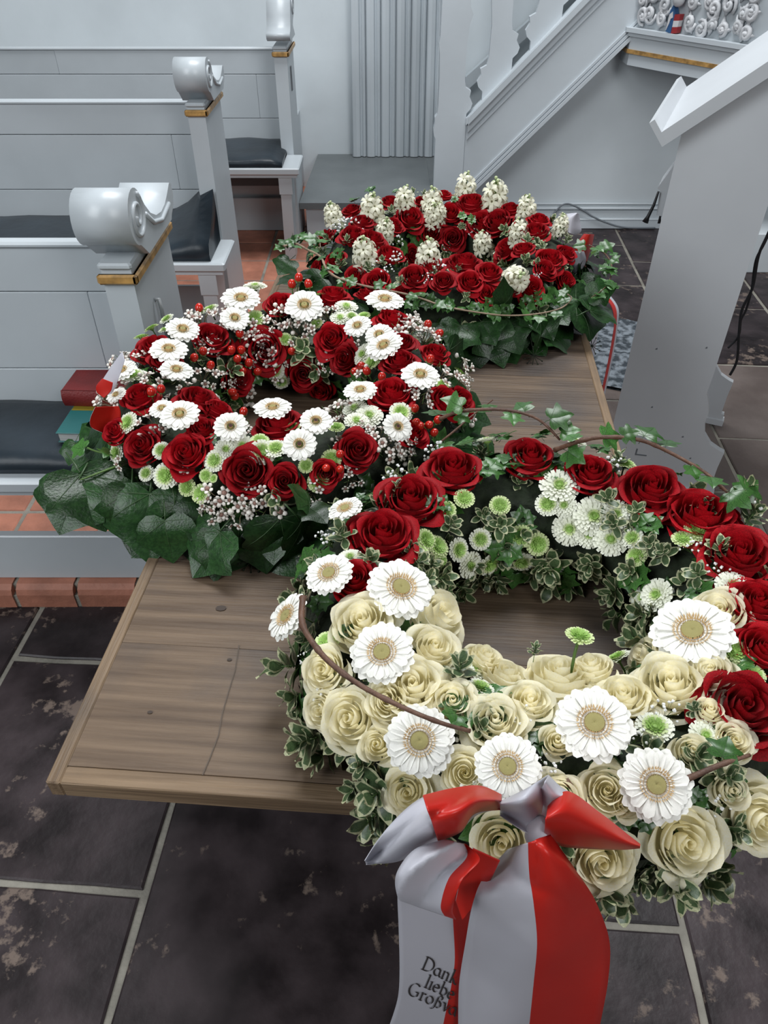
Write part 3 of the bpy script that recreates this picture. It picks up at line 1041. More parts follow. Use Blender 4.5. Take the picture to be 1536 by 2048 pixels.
# ================================================================== FLOWER MESHES (unit size: head radius 1, base at origin, axis +Z)
def rose_mb(seed, n=0, opened=1.0, nu=9, nv=8):
    r = random.Random(seed)
    mb = MB()
    # petals per ring, rim radius, rim height, half angle, outward lip, spiral twist
    rings = [(3, 0.11, 0.98, 2.1, 0.00, 0.42), (3, 0.24, 1.03, 1.45, 0.03, 0.26), (4, 0.40, 1.01, 1.10, 0.07, 0.17), (4, 0.57, 0.93, 1.05, 0.14, 0.10),
             (5, 0.73, 0.80, 0.88, 0.22, 0.07), (4, 0.86, 0.60, 0.85, 0.27, 0.05)]
    if opened < 0.8:
        rings = [(3, 0.12, 1.22, 2.1, 0.0, 0.4), (3, 0.27, 1.20, 1.45, 0.02, 0.25), (4, 0.44, 1.12, 1.1, 0.05, 0.15), (4, 0.62, 0.98, 1.0, 0.10, 0.10), (3, 0.78, 0.7, 0.9, 0.22, 0.05)]
    base = r.uniform(0, 6.28)
    NR = len(rings)
    for q, (cnt, rim, zt0, hw, lip0, tw) in enumerate(rings):
        k = q / (NR - 1)
        base += r.uniform(0.4, 1.1)
        for i in range(cnt):
            th = base + (i + r.uniform(-0.16, 0.16)) * 2 * math.pi / cnt
            zt = zt0 + r.uniform(-0.05, 0.05)
            rm = rim * r.uniform(0.93, 1.07)
            lip = lip0 * r.uniform(0.6, 1.4)
            rb = 0.03 + 0.22 * k
            zb = 0.12 * (1 - k)
            ph = r.uniform(0, 6.28)
            bul = 1.16 - 0.12 * k
            tip = r.uniform(0.0, 0.09) * (1 if q > 1 else 0.3)
            off = r.uniform(-0.25, 0.25)
            rows = []
            for a in range(nv + 1):
                v = a / nv
                row = []
                for b in range(nu + 1):
                    u = b / nu * 2 - 1
                    ve = v * (1 - 0.24 * abs(u) ** 2.4)
                    s1 = math.sin(min(1.0, ve * 1.7) * math.pi / 2)
                    rad = rb + (rm * bul - rb) * s1 - rm * (bul - 1) * max(0, ve - 0.45) / 0.55
                    z = zb + (zt - zb) * ve ** 1.05
                    t = max(0.0, (ve - 0.66) / 0.34)
                    lp_ = lip * (1 + 0.5 * off * u)
                    rad += lp_ * t * t
                    z -= lp_ * 0.75 * t ** 3
                    pk = max(0, 1 - abs(u + off * 0.5) * 2.4)
                    rad += tip * pk * t
                    rad *= 1 + tw * u
                    rad += 0.018 * (0.3 + k) * math.sin(u * 4.2 + ph) * ve ** 3
                    z += 0.020 * math.sin(u * 5.3 + ph * 2) * ve ** 3
                    an = th + u * hw * (0.5 + 0.5 * min(1, ve * 1.5))
                    row.append((rad * math.cos(an), rad * math.sin(an), z))
                rows.append(row)
            mb.grid(rows)
    # calyx underneath
    for q in range(5):
        an = q * 1.2566
        rows = []
        for a in range(4):
            t = a / 3
            rr = 0.06 + 0.50 * t
            wd = 0.12 * (1 - t) + 0.01
            rows.append([(rr * math.cos(an) - s * wd * math.sin(an), rr * math.sin(an) + s * wd * math.cos(an), -0.06 + 0.18 * t * t) for s in (-1, 1)])
        mb.grid(rows, 1)
    return mb


def gerbera_mb(seed, n1=23, n2=21):
    r = random.Random(seed)
    mb = MB()
    for ring, (n, L0, L1, wd, z0, lift) in enumerate(((n1, 0.26, 1.0, 0.125, 0.0, 0.02), (n2, 0.24, 0.90, 0.12, 0.035, 0.08))):
        for i in range(n):
            an = (i + 0.5 * ring + r.uniform(-0.18, 0.18)) * 2 * math.pi / n
            Lq = L1 * r.uniform(0.93, 1.03)
            dr = r.uniform(-0.05, 0.05)
            rows = []
            for a in range(7):
                t = a / 6
                rad = L0 + (Lq - L0) * t
                w_ = wd * (0.35 + 1.0 * math.sin(min(1, t * 0.75 + 0.12) * math.pi * 0.62)) * (1 if t < 0.85 else (0.80 if t < 0.95 else 0.30))
                z = z0 + lift * math.sin(t * 1.9) + dr * t * t - 0.07 * t ** 3
                row = []
                for b in range(5):
                    u = b / 2 - 1
                    zz = z - 0.028 * (1 - u * u) * math.sin(min(1, t + .15) * math.pi) + 0.022 * math.cos(u * 6.28) * math.sin(t * 3.1)
                    q = u * w_
                    row.append((rad * math.cos(an) - q * math.sin(an), rad * math.sin(an) + q * math.cos(an), zz))
                rows.append(row)
            mb.grid(rows)
    # green cup under the head
    mb.tube([(0, 0, -0.25), (0, 0, -0.10), (0, 0, -0.03), (0, 0, 0.0)], [0.05, 0.07, 0.22, 0.27], 10, 1)
    return mb


def gerbera_eye_mb(seed, style):
    """style 0: wide green disc with tan fringe; 1: small tan eye; 2: dark heart with tan fringe"""
    r = random.Random(seed)
    mb = MB()
    disc = (0.25, 0.15, 0.12)[style]
    out = (0.42, 0.32, 0.31)[style]
    rows = []
    for a in range(6):
        t = a / 5
        row = []
        for k in range(18):
            an = k * 2 * math.pi / 18
            rr = max(disc * t, 0.004)
            row.append((rr * math.cos(an), rr * math.sin(an), 0.10 + 0.02 * math.sin(t * 3.14) - (0.02 if t == 0 else 0) + r.uniform(-.006, .006)))
        rows.append(row)
    mb.grid(rows, 2 if style == 2 else 0, True, True)
    for ring in range(3):
        rr0 = disc + (out - disc) * (ring / 2.4)
        n = 30 + ring * 5
        for k in range(n):
            an = (k + 0.5 * ring + r.uniform(-.2, .2)) * 2 * math.pi / n
            h = (0.10, 0.14, 0.10)[ring] * r.uniform(0.8, 1.2)
            rr1 = rr0 + 0.035 * (ring + 0.3)
            w_ = 0.034
            c, s = math.cos(an), math.sin(an)
            b0 = [mb.vert((rr0 * c - q * s * w_, rr0 * s + q * c * w_, 0.05)) for q in (-1, 1)]
            b1 = [mb.vert((rr0 * 1.08 * c, rr0 * 1.08 * s, 0.05))]
            tp = mb.vert((rr1 * c, rr1 * s, 0.05 + h))
            for f in ((b0[0], b0[1], tp), (b0[1], b1[0], tp), (b1[0], b0[0], tp)):
                mb.face(f, 1, False)
    return mb


def mum_mb(seed, style):
    """style 0: all green button, 1: green heart with pale rim, 2: white with green heart"""
    r = random.Random(seed)
    mb = MB()
    rings = 6
    for q in range(rings):
        t = q / (rings - 1)
        n = int(7 + 17 * t)
        L = 0.30 + 0.34 * t
        mat = {0: (0, 0, 0, 0, 1, 1), 1: (0, 0, 0, 1, 2, 2), 2: (0, 1, 2, 2, 2, 2)}[style][q]
        for i in range(n):
            an = (i + 0.5 * q + r.uniform(-.2, .2)) * 2 * math.pi / n
            r0 = 0.10 + 0.40 * t
            el = RAD(80 - 72 * t + r.uniform(-8, 8))
            z0 = 0.22 - 0.10 * t
            rows = []
            for a in range(4):
                s = a / 3
                rad = r0 + L * s * math.cos(el) + 0.05 * s * s
                z = z0 + L * s * math.sin(el) * (1 - 0.25 * s)
                w_ = 0.085 * (0.7 + 0.6 * math.sin(s * 2.6)) * (0.75 + 0.5 * t)
                rows.append([(rad * math.cos(an) - u * w_ * math.sin(an), rad * math.sin(an) + u * w_ * math.cos(an), z + 0.03 * abs(u)) for u in (-1, 0, 1)])
            mb.grid(rows, mat)
    mb.ball((0, 0, 0.10), 0.42, 10, 5, 0, (1, 1, 0.6))
    mb.tube([(0, 0, -1.3), (0, 0, -0.3), (0, 0, 0)], [0.09, 0.09, 0.35], 6, 3)
    return mb


def floret(mb, M, s, mat, n=6, opened=1.15, wf=0.19):
    """six-petalled waxy star"""
    for i in range(n):
        an = i * 2 * math.pi / n
        rows = []
        for a in range(4):
            t = a / 3
            rad = s * (0.12 + 0.88 * t * opened)
            z = s * (0.55 * math.sin(t * 1.9) - 0.30 * t * t * opened)
            w_ = s * wf * (0.55 + 0.8 * math.sin(t * 2.5))
            rows.append([M @ Vector((rad * math.cos(an) - u * w_ * math.sin(an), rad * math.sin(an) + u * w_ * math.cos(an), z)) for u in (-1, 0, 1)])
        mb.grid(rows, mat)


def align(n, spin=0.0):
    n = Vector(n).normalized()
    return n.to_track_quat('Z', 'Y').to_matrix().to_4x4() @ Matrix.Rotation(spin, 4, 'Z')


def hyacinth_mb(seed):
    r = random.Random(seed)
    mb = MB()
    H = 2.3
    mb.tube([(0, 0, -0.6), (0, 0, H * 0.6), (0, 0, H)], [0.10, 0.09, 0.04], 6, 2)
    n = 19
    for i in range(n):
        t = i / (n - 1)
        z = 0.10 + (H - 0.15) * t
        an = i * 2.39996
        el = RAD(10 + 62 * t ** 1.5)
        rad = 0.10
        d = Vector((math.cos(an) * math.cos(el), math.sin(an) * math.cos(el), math.sin(el)))
        c = Vector((math.cos(an) * rad, math.sin(an) * rad, z))
        if t < 0.70:
            ln = 0.62 * (1 - 0.35 * t)
            mb.tube([c, c + d * ln * 0.6, c + d * ln], [0.09, 0.12, 0.10], 6, 0, False)
            floret(mb, Matrix.Translation(c + d * ln * 0.92) @ align(d, r.uniform(0, 6)), 0.62 * (1 - 0.25 * t), 0)
        else:
            ln = 0.34 * (1.25 - 0.6 * t)
            mb.tube([c, c + d * ln * 0.5, c + d * ln * 0.85, c + d * ln], [0.07, 0.13, 0.11, 0.03], 6, 1 if t > 0.8 else 0)
    return mb


def wax_mb(seed, n=7):
    """spray of little cupped waxflowers, size ~1"""
    r = random.Random(seed)
    mb = MB()
    for i in range(n):
        an = i * 2.4 + r.uniform(-.3, .3)
        rad = 0.18 + 0.75 * math.sqrt((i + 0.3) / n)
        c = Vector((rad * math.cos(an), rad * math.sin(an), 0.55 + r.uniform(-0.15, 0.30) - 0.25 * rad))
        d = (Vector((c.x, c.y, 0.9)) + Vector((r.uniform(-.5, .5), r.uniform(-.5, .5), 0))).normalized()
        mb.tube([(0.1 * c.x, 0.1 * c.y, -0.5), c * 0.55, c - d * 0.12], [0.025, 0.022, 0.03], 4, 2)
        s = r.uniform(0.23, 0.31)
        M = Matrix.Translation(c) @ align(d, r.uniform(0, 6))
        # cup and dark heart
        rows = []
        for a in range(4):
            t = a / 3
            rows.append([M @ Vector((s * (0.25 + 0.42 * t) * math.cos(k * 1.0472), s * (0.25 + 0.42 * t) * math.sin(k * 1.0472), s * (-0.5 + 0.55 * t))) for k in range(6)])
        mb.grid(rows, 0, True, True)
        mb.ball(M @ Vector((0, 0, s * 0.02)), s * 0.46, 6, 4, 1, (1, 1, 0.5), M.to_3x3())
        if r.random() < 0.75:
            for k in range(5):
                a2 = k * 1.2566
                MM = M @ Matrix.Rotation(a2, 4, 'Z')
                mb.ball(MM @ Vector((s * 0.78, 0, s * 0.10)), s * 0.44, 6, 4, 0, (1, 0.95, 0.35), (MM @ Matrix.Rotation(-0.35, 4, 'Y')).to_3x3())
        else:
            mb.ball(M @ Vector((0, 0, s * 0.1)), s * 0.62, 6, 4, 0, (1, 1, 0.9), M.to_3x3())
    # needle leaves
    for i in range(8):
        an = r.uniform(0, 6.28); rad = r.uniform(0.2, 0.9)
        p = Vector((rad * math.cos(an), rad * math.sin(an), r.uniform(0.1, 0.5)))
        q = p + Vector((r.uniform(-.3, .3), r.uniform(-.3, .3), r.uniform(0.1, .5)))
        mb.tube([p, (p + q) / 2, q], [0.012, 0.022, 0.004], 4, 3)
    return mb


def gyp_mb(seed, n=16):
    r = random.Random(seed)
    mb = MB()
    for i in range(n):
        an = r.uniform(0, 6.28); rad = r.uniform(0.1, 1.0)
        c = Vector((rad * math.cos(an), rad * math.sin(an), r.uniform(0.3, 1.0) - 0.2 * rad))
        mb.tube([(0.0, 0.0, -0.5), c * 0.5 + Vector((0.05, 0.05, 0)), c], 0.010, 3, 1, False)
        s = r.uniform(0.085, 0.16) if r.random() < 0.8 else 0.05
        mb.ball(c, s * 0.75, 6, 4, 0)
        if s > 0.07:
            for k in range(6):
                d = Vector((r.uniform(-1, 1), r.uniform(-1, 1), r.uniform(-.2, 1))).normalized()
                mb.ball(c + d * s * 0.65, s * 0.5, 5, 3, 0, (1, 1, 0.6), align(d).to_3x3())
    return mb


def ivy_leaf_mb(seed, lobes=1.0, broad=False):
    """five-lobed ivy leaf, stalk end at origin, tip at (0,1,0); two halves folded along the midrib"""
    r = random.Random(seed)
    half = [(0.0, 0.0), (0.20, -0.10), (0.40, -0.10), (0.56, 0.02), (0.50, 0.18), (0.44, 0.27), (0.62, 0.38), (0.74, 0.50), (0.54, 0.58), (0.34, 0.60), (0.22, 0.74), (0.10, 0.90), (0.0, 1.0)]
    if broad:
        half = [(0.0, 0.0), (0.20, -0.13), (0.42, -0.12), (0.60, 0.02), (0.63, 0.18), (0.60, 0.28), (0.68, 0.38), (0.72, 0.47), (0.57, 0.57), (0.40, 0.66), (0.26, 0.78), (0.12, 0.91), (0.0, 1.0)]
    half = [(x * lobes * (0.92 + 0.1 * r.random()), y) for x, y in half]
    half[0] = (0, 0); half[-1] = (0, 1)
    ribs = [(0, 0), (0, 0.06), (0, 0.10), (0, 0.14), (0, 0.22), (0, 0.28), (0, 0.38), (0, 0.48), (0, 0.56), (0, 0.64), (0, 0.76), (0, 0.90), (0, 1.0)]
    cup = r.uniform(0.05, 0.22); droop = r.uniform(0.1, 0.35); wv = r.uniform(0, 6)

    def Z(x, y):
        return 0.16 * abs(x) * (1 - abs(x)) - cup * x * x * 1.3 - droop * y * y * 0.8 + 0.05 * math.sin(x * 7 + wv) * abs(x) + 0.03 * math.sin(y * 8 + wv)
    mb = MB()
    for sg in (1, -1):
        rows = []
        for (hx, hy), (rx, ry) in zip(half, ribs):
            row = []
            for k in range(5):
                t = k / 4
                x, y = (rx + (hx - rx) * t) * sg, ry + (hy - ry) * t
                row.append((x, y, Z(x, y)))
            if sg < 0: row = row[::-1]
            rows.append(row)
        mb.grid(rows)
    # pale veins as fine raised ribs
    for (tx, ty) in ((0, 0.97), (0.66, 0.48), (-0.66, 0.48), (0.48, 0.02), (-0.48, 0.02)):
        tx *= lobes
        pts = []
        for k in range(5):
            t = k / 4 * 0.92
            x, y = tx * t, 0.02 + (ty - 0.02) * t
            pts.append((x, y, Z(x, y) + 0.004))
        mb.tube(pts, [0.010, 0.008, 0.007, 0.005, 0.003], 4, 1, False)
    mb.tube([(0, 0, 0), (0, -0.15, -0.03), (0.02, -0.45, -0.12)], 0.016, 5, 1)
    return mb


def pit_leaf(mb, M, L, wd, r):
    ph = r.uniform(0, 6)
    rows = []
    for a in range(7):
        t = a / 6
        w_ = wd * math.sin(math.pi * min(0.98, 0.06 + t * 0.92)) ** 0.7
        row = []
        for b in (-1, -0.72, 0, 0.72, 1):
            z = 0.10 * L * t - 0.16 * L * t * t + 0.10 * wd * abs(b) + 0.16 * wd * math.sin(t * 9 + ph + b) * abs(b) ** 2
            row.append(M @ Vector((b * w_, t * L, z)))
        rows.append(row)
    mb.grid(rows, 0, True, False, lambda i, j: 1 if j in (0, 3) or i == 5 else 0)


def pit_mb(seed, n=11, height=0.8):
    r = random.Random(seed)
    mb = MB()
    mb.tube([(0, 0, -0.6), (0, 0, height)], [0.03, 0.02], 5, 2)
    for i in range(n):
        t = i / (n - 1)
        an = i * 2.39996 + r.uniform(-.3, .3)
        el = RAD(r.uniform(5, 30) + 45 * t * t)
        M = Matrix.Translation((0, 0, height * t * 0.9)) @ Matrix.Rotation(an, 4, 'Z') @ Matrix.Rotation(el, 4, 'X')
        pit_leaf(mb, M, r.uniform(0.75, 1.05) * (1 - 0.35 * t), r.uniform(0.22, 0.30) * (1 - 0.25 * t), r)
    return mb


def ivy_sprig_mb(seed, n=5):
    r = random.Random(seed)
    mb = MB()
    lf = [ivy_leaf_mb(seed * 7 + k, 1.0) for k in range(2)]
    for i in range(n):
        an = i * 2.39996
        s = r.uniform(0.6, 0.95)
        M = Matrix.Translation((0.15 * math.cos(an), 0.15 * math.sin(an), r.uniform(0.0, 0.35))) @ Matrix.Rotation(an - 1.57, 4, 'Z') @ Matrix.Rotation(RAD(r.uniform(0, 45)), 4, 'X') @ Matrix.Scale(s, 4)
        mb.add(lf[i % 2], M)
    return mb


ROSE_R = [rose_mb(s, 26, 1.0).mesh('red_rose', [M_red, M_stem]) for s in (1, 2, 3, 4)]
ROSE_RB = [rose_mb(s, 22, 0.55).mesh('red_rose_bud', [M_red, M_stem]) for s in (11, 12)]
ROSE_C = [rose_mb(s, 28, 1.05).mesh('cream_rose', [M_cream, M_mump]) for s in (5, 6, 7, 8)]
ROSE_CB = [rose_mb(s, 20, 0.45).mesh('cream_rose_bud', [M_cream, M_mump]) for s in (13, 14)]
GERB = [gerbera_mb(s).mesh('gerbera_petals', [M_white, M_stem]) for s in (1, 2, 3)]
GERB_S = [gerbera_mb(s, 19, 17).mesh('small_gerbera_petals', [M_white, M_stem]) for s in (4, 5, 6)]
EYE_ = [[gerbera_eye_mb(s + 3 * k, k).mesh('gerbera_eye', [M_disc, M_stam, M_dark]) for s in (1, 2)] for k in range(3)]
MUM = [[mum_mb(s + 5 * k, k).mesh('santini', [M_mumg, M_mump, M_mumw, M_stem]) for s in (1, 2)] for k in range(3)]
HYA = [hyacinth_mb(s).mesh('hyacinth', [M_hyac, M_hyg, M_stem]) for s in (1, 2, 3)]
WAX = [wax_mb(s).mesh('waxflower_spray', [M_wax, M_waxd, M_waxs, M_stem]) for s in (1, 2, 3, 4)]
GYP = [gyp_mb(s).mesh('gypsophila_spray', [M_gyp, M_stem]) for s in (1, 2, 3)]
IVYB = [ivy_leaf_mb(s, 1.0, True).mesh('ivy_leaf', [M_ivyd, M_ivyv]) for s in (1, 2, 3, 4)]
IVYS = [ivy_sprig_mb(s).mesh('ivy_sprig', [M_ivyl, M_ivyv]) for s in (1, 2, 3)]
PIT = [pit_mb(s).mesh('pittosporum_sprig', [M_pitg, M_pitc, M_stem]) for s in (1, 2, 3, 4)]
_b = MB(); _b.ball((0, 0, 0.9), 1, 12, 8, 0, (0.92, 0.92, 1.1))
_b.tube([(0, 0, 1.85), (0, 0, 2.1)], [0.16, 0.03], 6, 1)
for _k in range(5):
    _b.ball((0.55 * math.cos(_k * 1.2566), 0.55 * math.sin(_k * 1.2566), 0.12), 0.42, 6, 4, 2, (1, 1, 0.4))
_b.tube([(0, 0, -2.5), (0, 0, 0.1)], 0.13, 5, 2)
BERRY = _b.mesh('hypericum_berry', [M_berry, M_waxd, M_stem])

WR, WCORE = 0.215, 0.070          # ring radius, radius of the moss core
HEAD = 0.098                      # radius at which the flower heads sit around the core
WZ = TZ + 0.066


class Wreath:
    def __init__(self, cx, cy, label, seed):
        self.c = Vector((cx, cy, WZ))
        self.root = empty('funeral_wreath', (cx, cy, TZ), label, 'wreath', 'three funeral wreaths on the table')
        self.r = random.Random(seed)
        mb = MB()
        rows = []
        for i in range(48):
            a = i * 2 * math.pi / 48
            row = []
            for k in range(14):
                b = k * 2 * math.pi / 14
                q = WCORE * (1 + 0.06 * math.sin(a * 9 + b * 3))
                z = max(q * math.sin(b), -0.0645)
                row.append((math.cos(a) * (WR + q * math.cos(b)), math.sin(a) * (WR + q * math.cos(b)), z + WZ - TZ))
            rows.append(row)
        rows.append(rows[0])
        mb.grid(rows, 0, True, True)
        link('moss_core', mb.mesh('moss_core', M_moss), self.root)

    def sd(self, p):
        q = p - self.c
        ring = Vector((q.x, q.y, 0))
        if ring.length < 1e-6: ring = Vector((1e-6, 0, 0))
        near = ring.normalized() * WR
        return (q - near)

    def hit(self, px, py, rad=HEAD):
        d = ray(px, py)
        best = None
        t = 0.3
        while t < 3.2:
            p = EYE + d * t
            v = self.sd(p)
            e = v.length - rad
            if e < 0:
                break
            if best is None or e < best[0]:
                best = (e, p, v)
            t += max(0.002, e * 0.7)
        else:
            p, v = best[1], best[2]
        v = self.sd(p) if best is None else v
        n = v.normalized()
        if p.z < TZ + 0.02:
            p = Vector((p.x, p.y, TZ + 0.02))
        return p, n

    def put(self, name, me, p, n, size, spin=None, sub=None):
        o = link(name, me, self.root)
        if spin is None: spin = self.r.uniform(0, 6.28)
        M = Matrix.Translation(p - self.root.location) @ align(n, spin) @ Matrix.Scale(size, 4)
        o.matrix_local = M
        return o

    def flower(self, name, me, px, py, size_px, up=0.25, face=0.15, depth=0.7, rad=HEAD, k=1.0, jitter=0.12, spin=None):
        """size_px is the head diameter in the photograph"""
        p, n = self.hit(px, py, rad)
        size = size_px * 0.5 / F * depth_of(p) * k
        tocam = (EYE - p).normalized()
        n = (n + Vector((0, 0, up)) + tocam * face + Vector((self.r.uniform(-1, 1), self.r.uniform(-1, 1), self.r.uniform(-1, 1))) * jitter).normalized()
        return self.put(name, me, p - n * size * depth, n, size, spin)

    def rose(self, px, py, d, cream=False, bud=False, **kw):
        L_ = (ROSE_CB if bud else ROSE_C) if cream else (ROSE_RB if bud else ROSE_R)
        kw.setdefault('face', 0.25)
        o = self.flower('rose', self.r.choice(L_), px, py, d, depth=0.72, k=1.12, **kw)
        return o

    def gerb(self, px, py, d, style=0, small=False, **kw):
        kw.setdefault('face', 0.45)
        o = self.flower('gerbera', self.r.choice(GERB_S if small else GERB), px, py, d, depth=-0.12, rad=HEAD + 0.012, k=1.06, **kw)
        link('flower_eye', self.r.choice(EYE_[style]), o)
        return o

    def mum(self, px, py, d, style=1, **kw):
        kw.setdefault('rad', HEAD - 0.006)
        return self.flower('chrysanthemum', self.r.choice(MUM[style]), px, py, d, depth=0.3, k=1.08, jitter=0.3, **kw)

    def spray(self, name, L_, px, py, d, rad=HEAD - 0.005, **kw):
        return self.flower(name, self.r.choice(L_), px, py, d, depth=0.45, rad=rad, k=1.0, jitter=0.25, **kw)

    def leaf(self, base, tip, zb, zt, L_=None, name='ivy_leaf', roll=0.0, wide=1.0):
        """place a single leaf from the pixel of its stalk to the pixel of its tip, at real heights zb, zt"""
        a, b = PZ(base[0], base[1], zb), PZ(tip[0], tip[1], zt)
        y = (b - a); L = y.length; y.normalize()
        ref = (Vector((0, 0, 1)) + (EYE - a).normalized() * 0.6).normalized()
        x = y.cross(ref).normalized()
        z = x.cross(y).normalized()
        R = Matrix((x, y, z)).transposed().to_4x4() @ Matrix.Rotation(roll, 4, 'Y')
        o = link(name, self.r.choice(L_ or IVYB), self.root)
        o.matrix_local = Matrix.Translation(a - self.root.location) @ R @ Matrix.Diagonal((L * wide, L, L, 1))
        return o

    def fill(self, n, choices, r0=0.062, r1=0.085, size=(0.03, 0.05), lo=-50, hi=230, arc=None):
        """greenery tucked between the flowers all the way round"""
        for i in range(n):
            a = (i + self.r.random()) * 2 * math.pi / n * 1.0
            a = (i * 2.39996) % (2 * math.pi)
            b = RAD(self.r.uniform(lo, hi))
            rad = self.r.uniform(r0, r1)
            ksz = 1.0
            if 25 < math.degrees(b) < 155 and r1 < 0.09:
                rad -= 0.016; ksz = 0.72
            e = Vector((math.cos(a), math.sin(a), 0))
            nn = e * math.cos(b) + Vector((0, 0, math.sin(b)))
            p = self.c + e * WR + nn * rad
            if p.z < TZ + 0.012: p.z = TZ + 0.012
            name, L_ = self.r.choice(choices)
            nn = (nn + Vector((0, 0, 0.3))).normalized()
            self.put(name, self.r.choice(L_), p, nn, self.r.uniform(*size) * ksz)

    def skirt(self, n, z, rr, size, droop, arc=(0, 360), seed=0):
        """ring of large ivy leaves lying out over the table"""
        r = self.r
        for i in range(n):
            a = RAD(arc[0] + (arc[1] - arc[0]) * (i + r.uniform(-.3, .3)) / n)
            e = Vector((math.cos(a), math.sin(a), 0))
            p = self.c + e * (WR + rr + r.uniform(-.012, .012)); p.z = TZ + z + r.uniform(-.012, .012)
            L = r.uniform(*size)
            y = (e + Vector((r.uniform(-.35, .35), r.uniform(-.35, .35), -droop * r.uniform(0.5, 1.3)))).normalized()
            if p.z + y.z * L < TZ + 0.006:
                y.z = (TZ + 0.006 - p.z) / L; y.normalize()
            x = y.cross(Vector((0, 0, 1))).normalized(); zz = x.cross(y)
            o = link('ivy_leaf', r.choice(IVYB), self.root)
            o.matrix_local = Matrix.Translation(p - self.root.location) @ Matrix((x, y, zz)).transposed().to_4x4() @ Matrix.Rotation(r.uniform(-.5, .5), 4, 'Y') @ Matrix.Scale(L, 4)

    def vine(self, pxs, name='vine_twig', r0=0.003, mat=None, leaves=0, lsize=0.03):
        """pxs: (px, py, z) list"""
        pts = smooth([PZ(*q) for q in pxs], 6)
        mb = MB()
        n = len(pts)
        base = self.root.location
        mb.tube([p - base for p in pts], [r0 * (1 - 0.5 * i / n) * (1.25 if i % 7 == 0 else 1) for i in range(n)], 7)
        o = link(name, mb.mesh(name, mat or M_twig), self.root)
        for i in range(leaves):
            k = int((i + 0.5) / leaves * (n - 1))
            p = pts[k]
            a = self.r.uniform(0, 6.28)
            y = Vector((math.cos(a), math.sin(a), self.r.uniform(-.2, .5))).normalized()
            zz = (Vector((0, 0, 1)) + (EYE - p).normalized() * .5 + Vector((self.r.uniform(-.5, .5), self.r.uniform(-.5, .5), 0))).normalized()
            x = y.cross(zz).normalized(); zz = x.cross(y)
            q = link('small_ivy_leaf', self.r.choice(IVYSM), o)
            s = lsize * self.r.uniform(0.7, 1.25)
            q.matrix_local = Matrix.Translation(p - base + y * s * 0.35) @ Matrix((x, y, zz)).transposed().to_4x4() @ Matrix.Scale(s, 4)
        return o


IVYSM = [ivy_leaf_mb(s, 1.05).mesh('small_ivy_leaf', [M_ivyl, M_ivyv]) for s in (21, 22, 23)]

# ------------------------------------------------------------------ WREATH 1 (front right: cream and red roses)
w1 = Wreath(0.19, 0.60, 'wreath of cream and red roses with red-white ribbon at the front table edge', 1)
for q in ((905, 932, 110), (820, 992, 118), (765, 1062, 122), (706, 1158, 88), (1060, 908, 100), (1182, 940, 92), (1305, 972, 122), (1402, 1022, 140),
          (1478, 1104, 150), (1518, 1200, 115), (1532, 1292, 105), (1490, 1412, 155)):
    w1.rose(*q, up=0.55 if q[1] < 1100 else 0.15, face=0.35)
for q in ((722, 1240, 125), (880, 1228, 140), (868, 1292, 105), (825, 1368, 130), (698, 1438, 125), (990, 1440, 118), (1010, 1345, 105), (1118, 1345, 140),
          (1245, 1388, 110), (1342, 1362, 145), (815, 1585, 100), (1005, 1688, 130), (1215, 1580, 105), (1205, 1725, 130), (1375, 1685, 145),
          (1440, 1220, 100), (1525, 1640, 130), (645, 1340, 90), (1285, 1310, 85), (970, 1310, 80), (930, 1545, 90), (1120, 1600, 100), (1470, 1480, 80), (1060, 1400, 100), (905, 1400, 95), (1180, 1330, 90), (1420, 1340, 90), (775, 1400, 90), (640, 1420, 80)):
    w1.rose(*q, cream=True, face=0.5)
for q in ((755, 1490, 80), (1115, 1482, 75), (1382, 1502, 80), (1252, 1605, 70), (1462, 1580, 80), (1420, 1420, 60)):
    w1.rose(*q, cream=True, bud=True, face=0.5)
for q in ((800, 1180, 130), (765, 1308, 125), (840, 1482, 135), (1015, 1535, 128), (1188, 1450, 148), (1385, 1268, 155), (1310, 1570, 140)):
    w1.gerb(*q, face=0.7)
for q in ((578, 1235, 100), (660, 1150, 95), (692, 1020, 70)):
    w1.gerb(*q, style=0, face=0.15)
for q in ((929, 996, 34, 0), (895, 1018, 32, 0), (854, 1079, 38, 0), (877, 1092, 40, 0), (841, 1105, 36, 0), (883, 1121, 32, 0), (961, 1079, 36, 1), (919, 1100, 40, 1),
          (942, 1131, 46, 2), (981, 1130, 44, 1), (1042, 1073, 38, 0), (1076, 1089, 38, 0), (1043, 1125, 40, 1), (1104, 1134, 36, 1), (1119, 969, 64, 2), (1095, 1008, 40, 1),
          (1128, 1010, 40, 2), (1189, 1032, 66, 2), (1139, 1058, 56, 2), (1233, 1027, 50, 2), (1222, 1078, 56, 2), (1178, 1070, 44, 2), (1264, 1075, 36, 1), (1395, 1060, 42, 0),
          (1366, 1076, 36, 0), (1272, 1112, 34, 0), (1311, 1189, 56, 2), (1285, 1195, 50, 2), (1467, 1170, 56, 2), (653, 1283, 40, 0), (1233, 1312, 46, 1),
          (974, 878, 40, 2), (1023, 917, 26, 0), (950, 1338, 50, 2), (962, 1372, 44, 1), (1470, 1302, 48, 0), (1310, 1452, 60, 1), (1412, 1470, 54, 2), (922, 1332, 44, 2),
          (700, 1112, 40, 2), (1300, 960, 30, 1), (1150, 880, 40, 2), (1250, 925, 36, 0), (1000, 1010, 34, 0), (1505, 1345, 44, 0)):
    w1.mum(q[0], q[1], q[2], q[3])
pb = PZ(1142, 1345, 0.885)
mm = w1.put('chrysanthemum', MUM[0][0], pb + Vector((0.004, 0.012, 0.040)), (0.1, 0.25, 1), 0.0125)
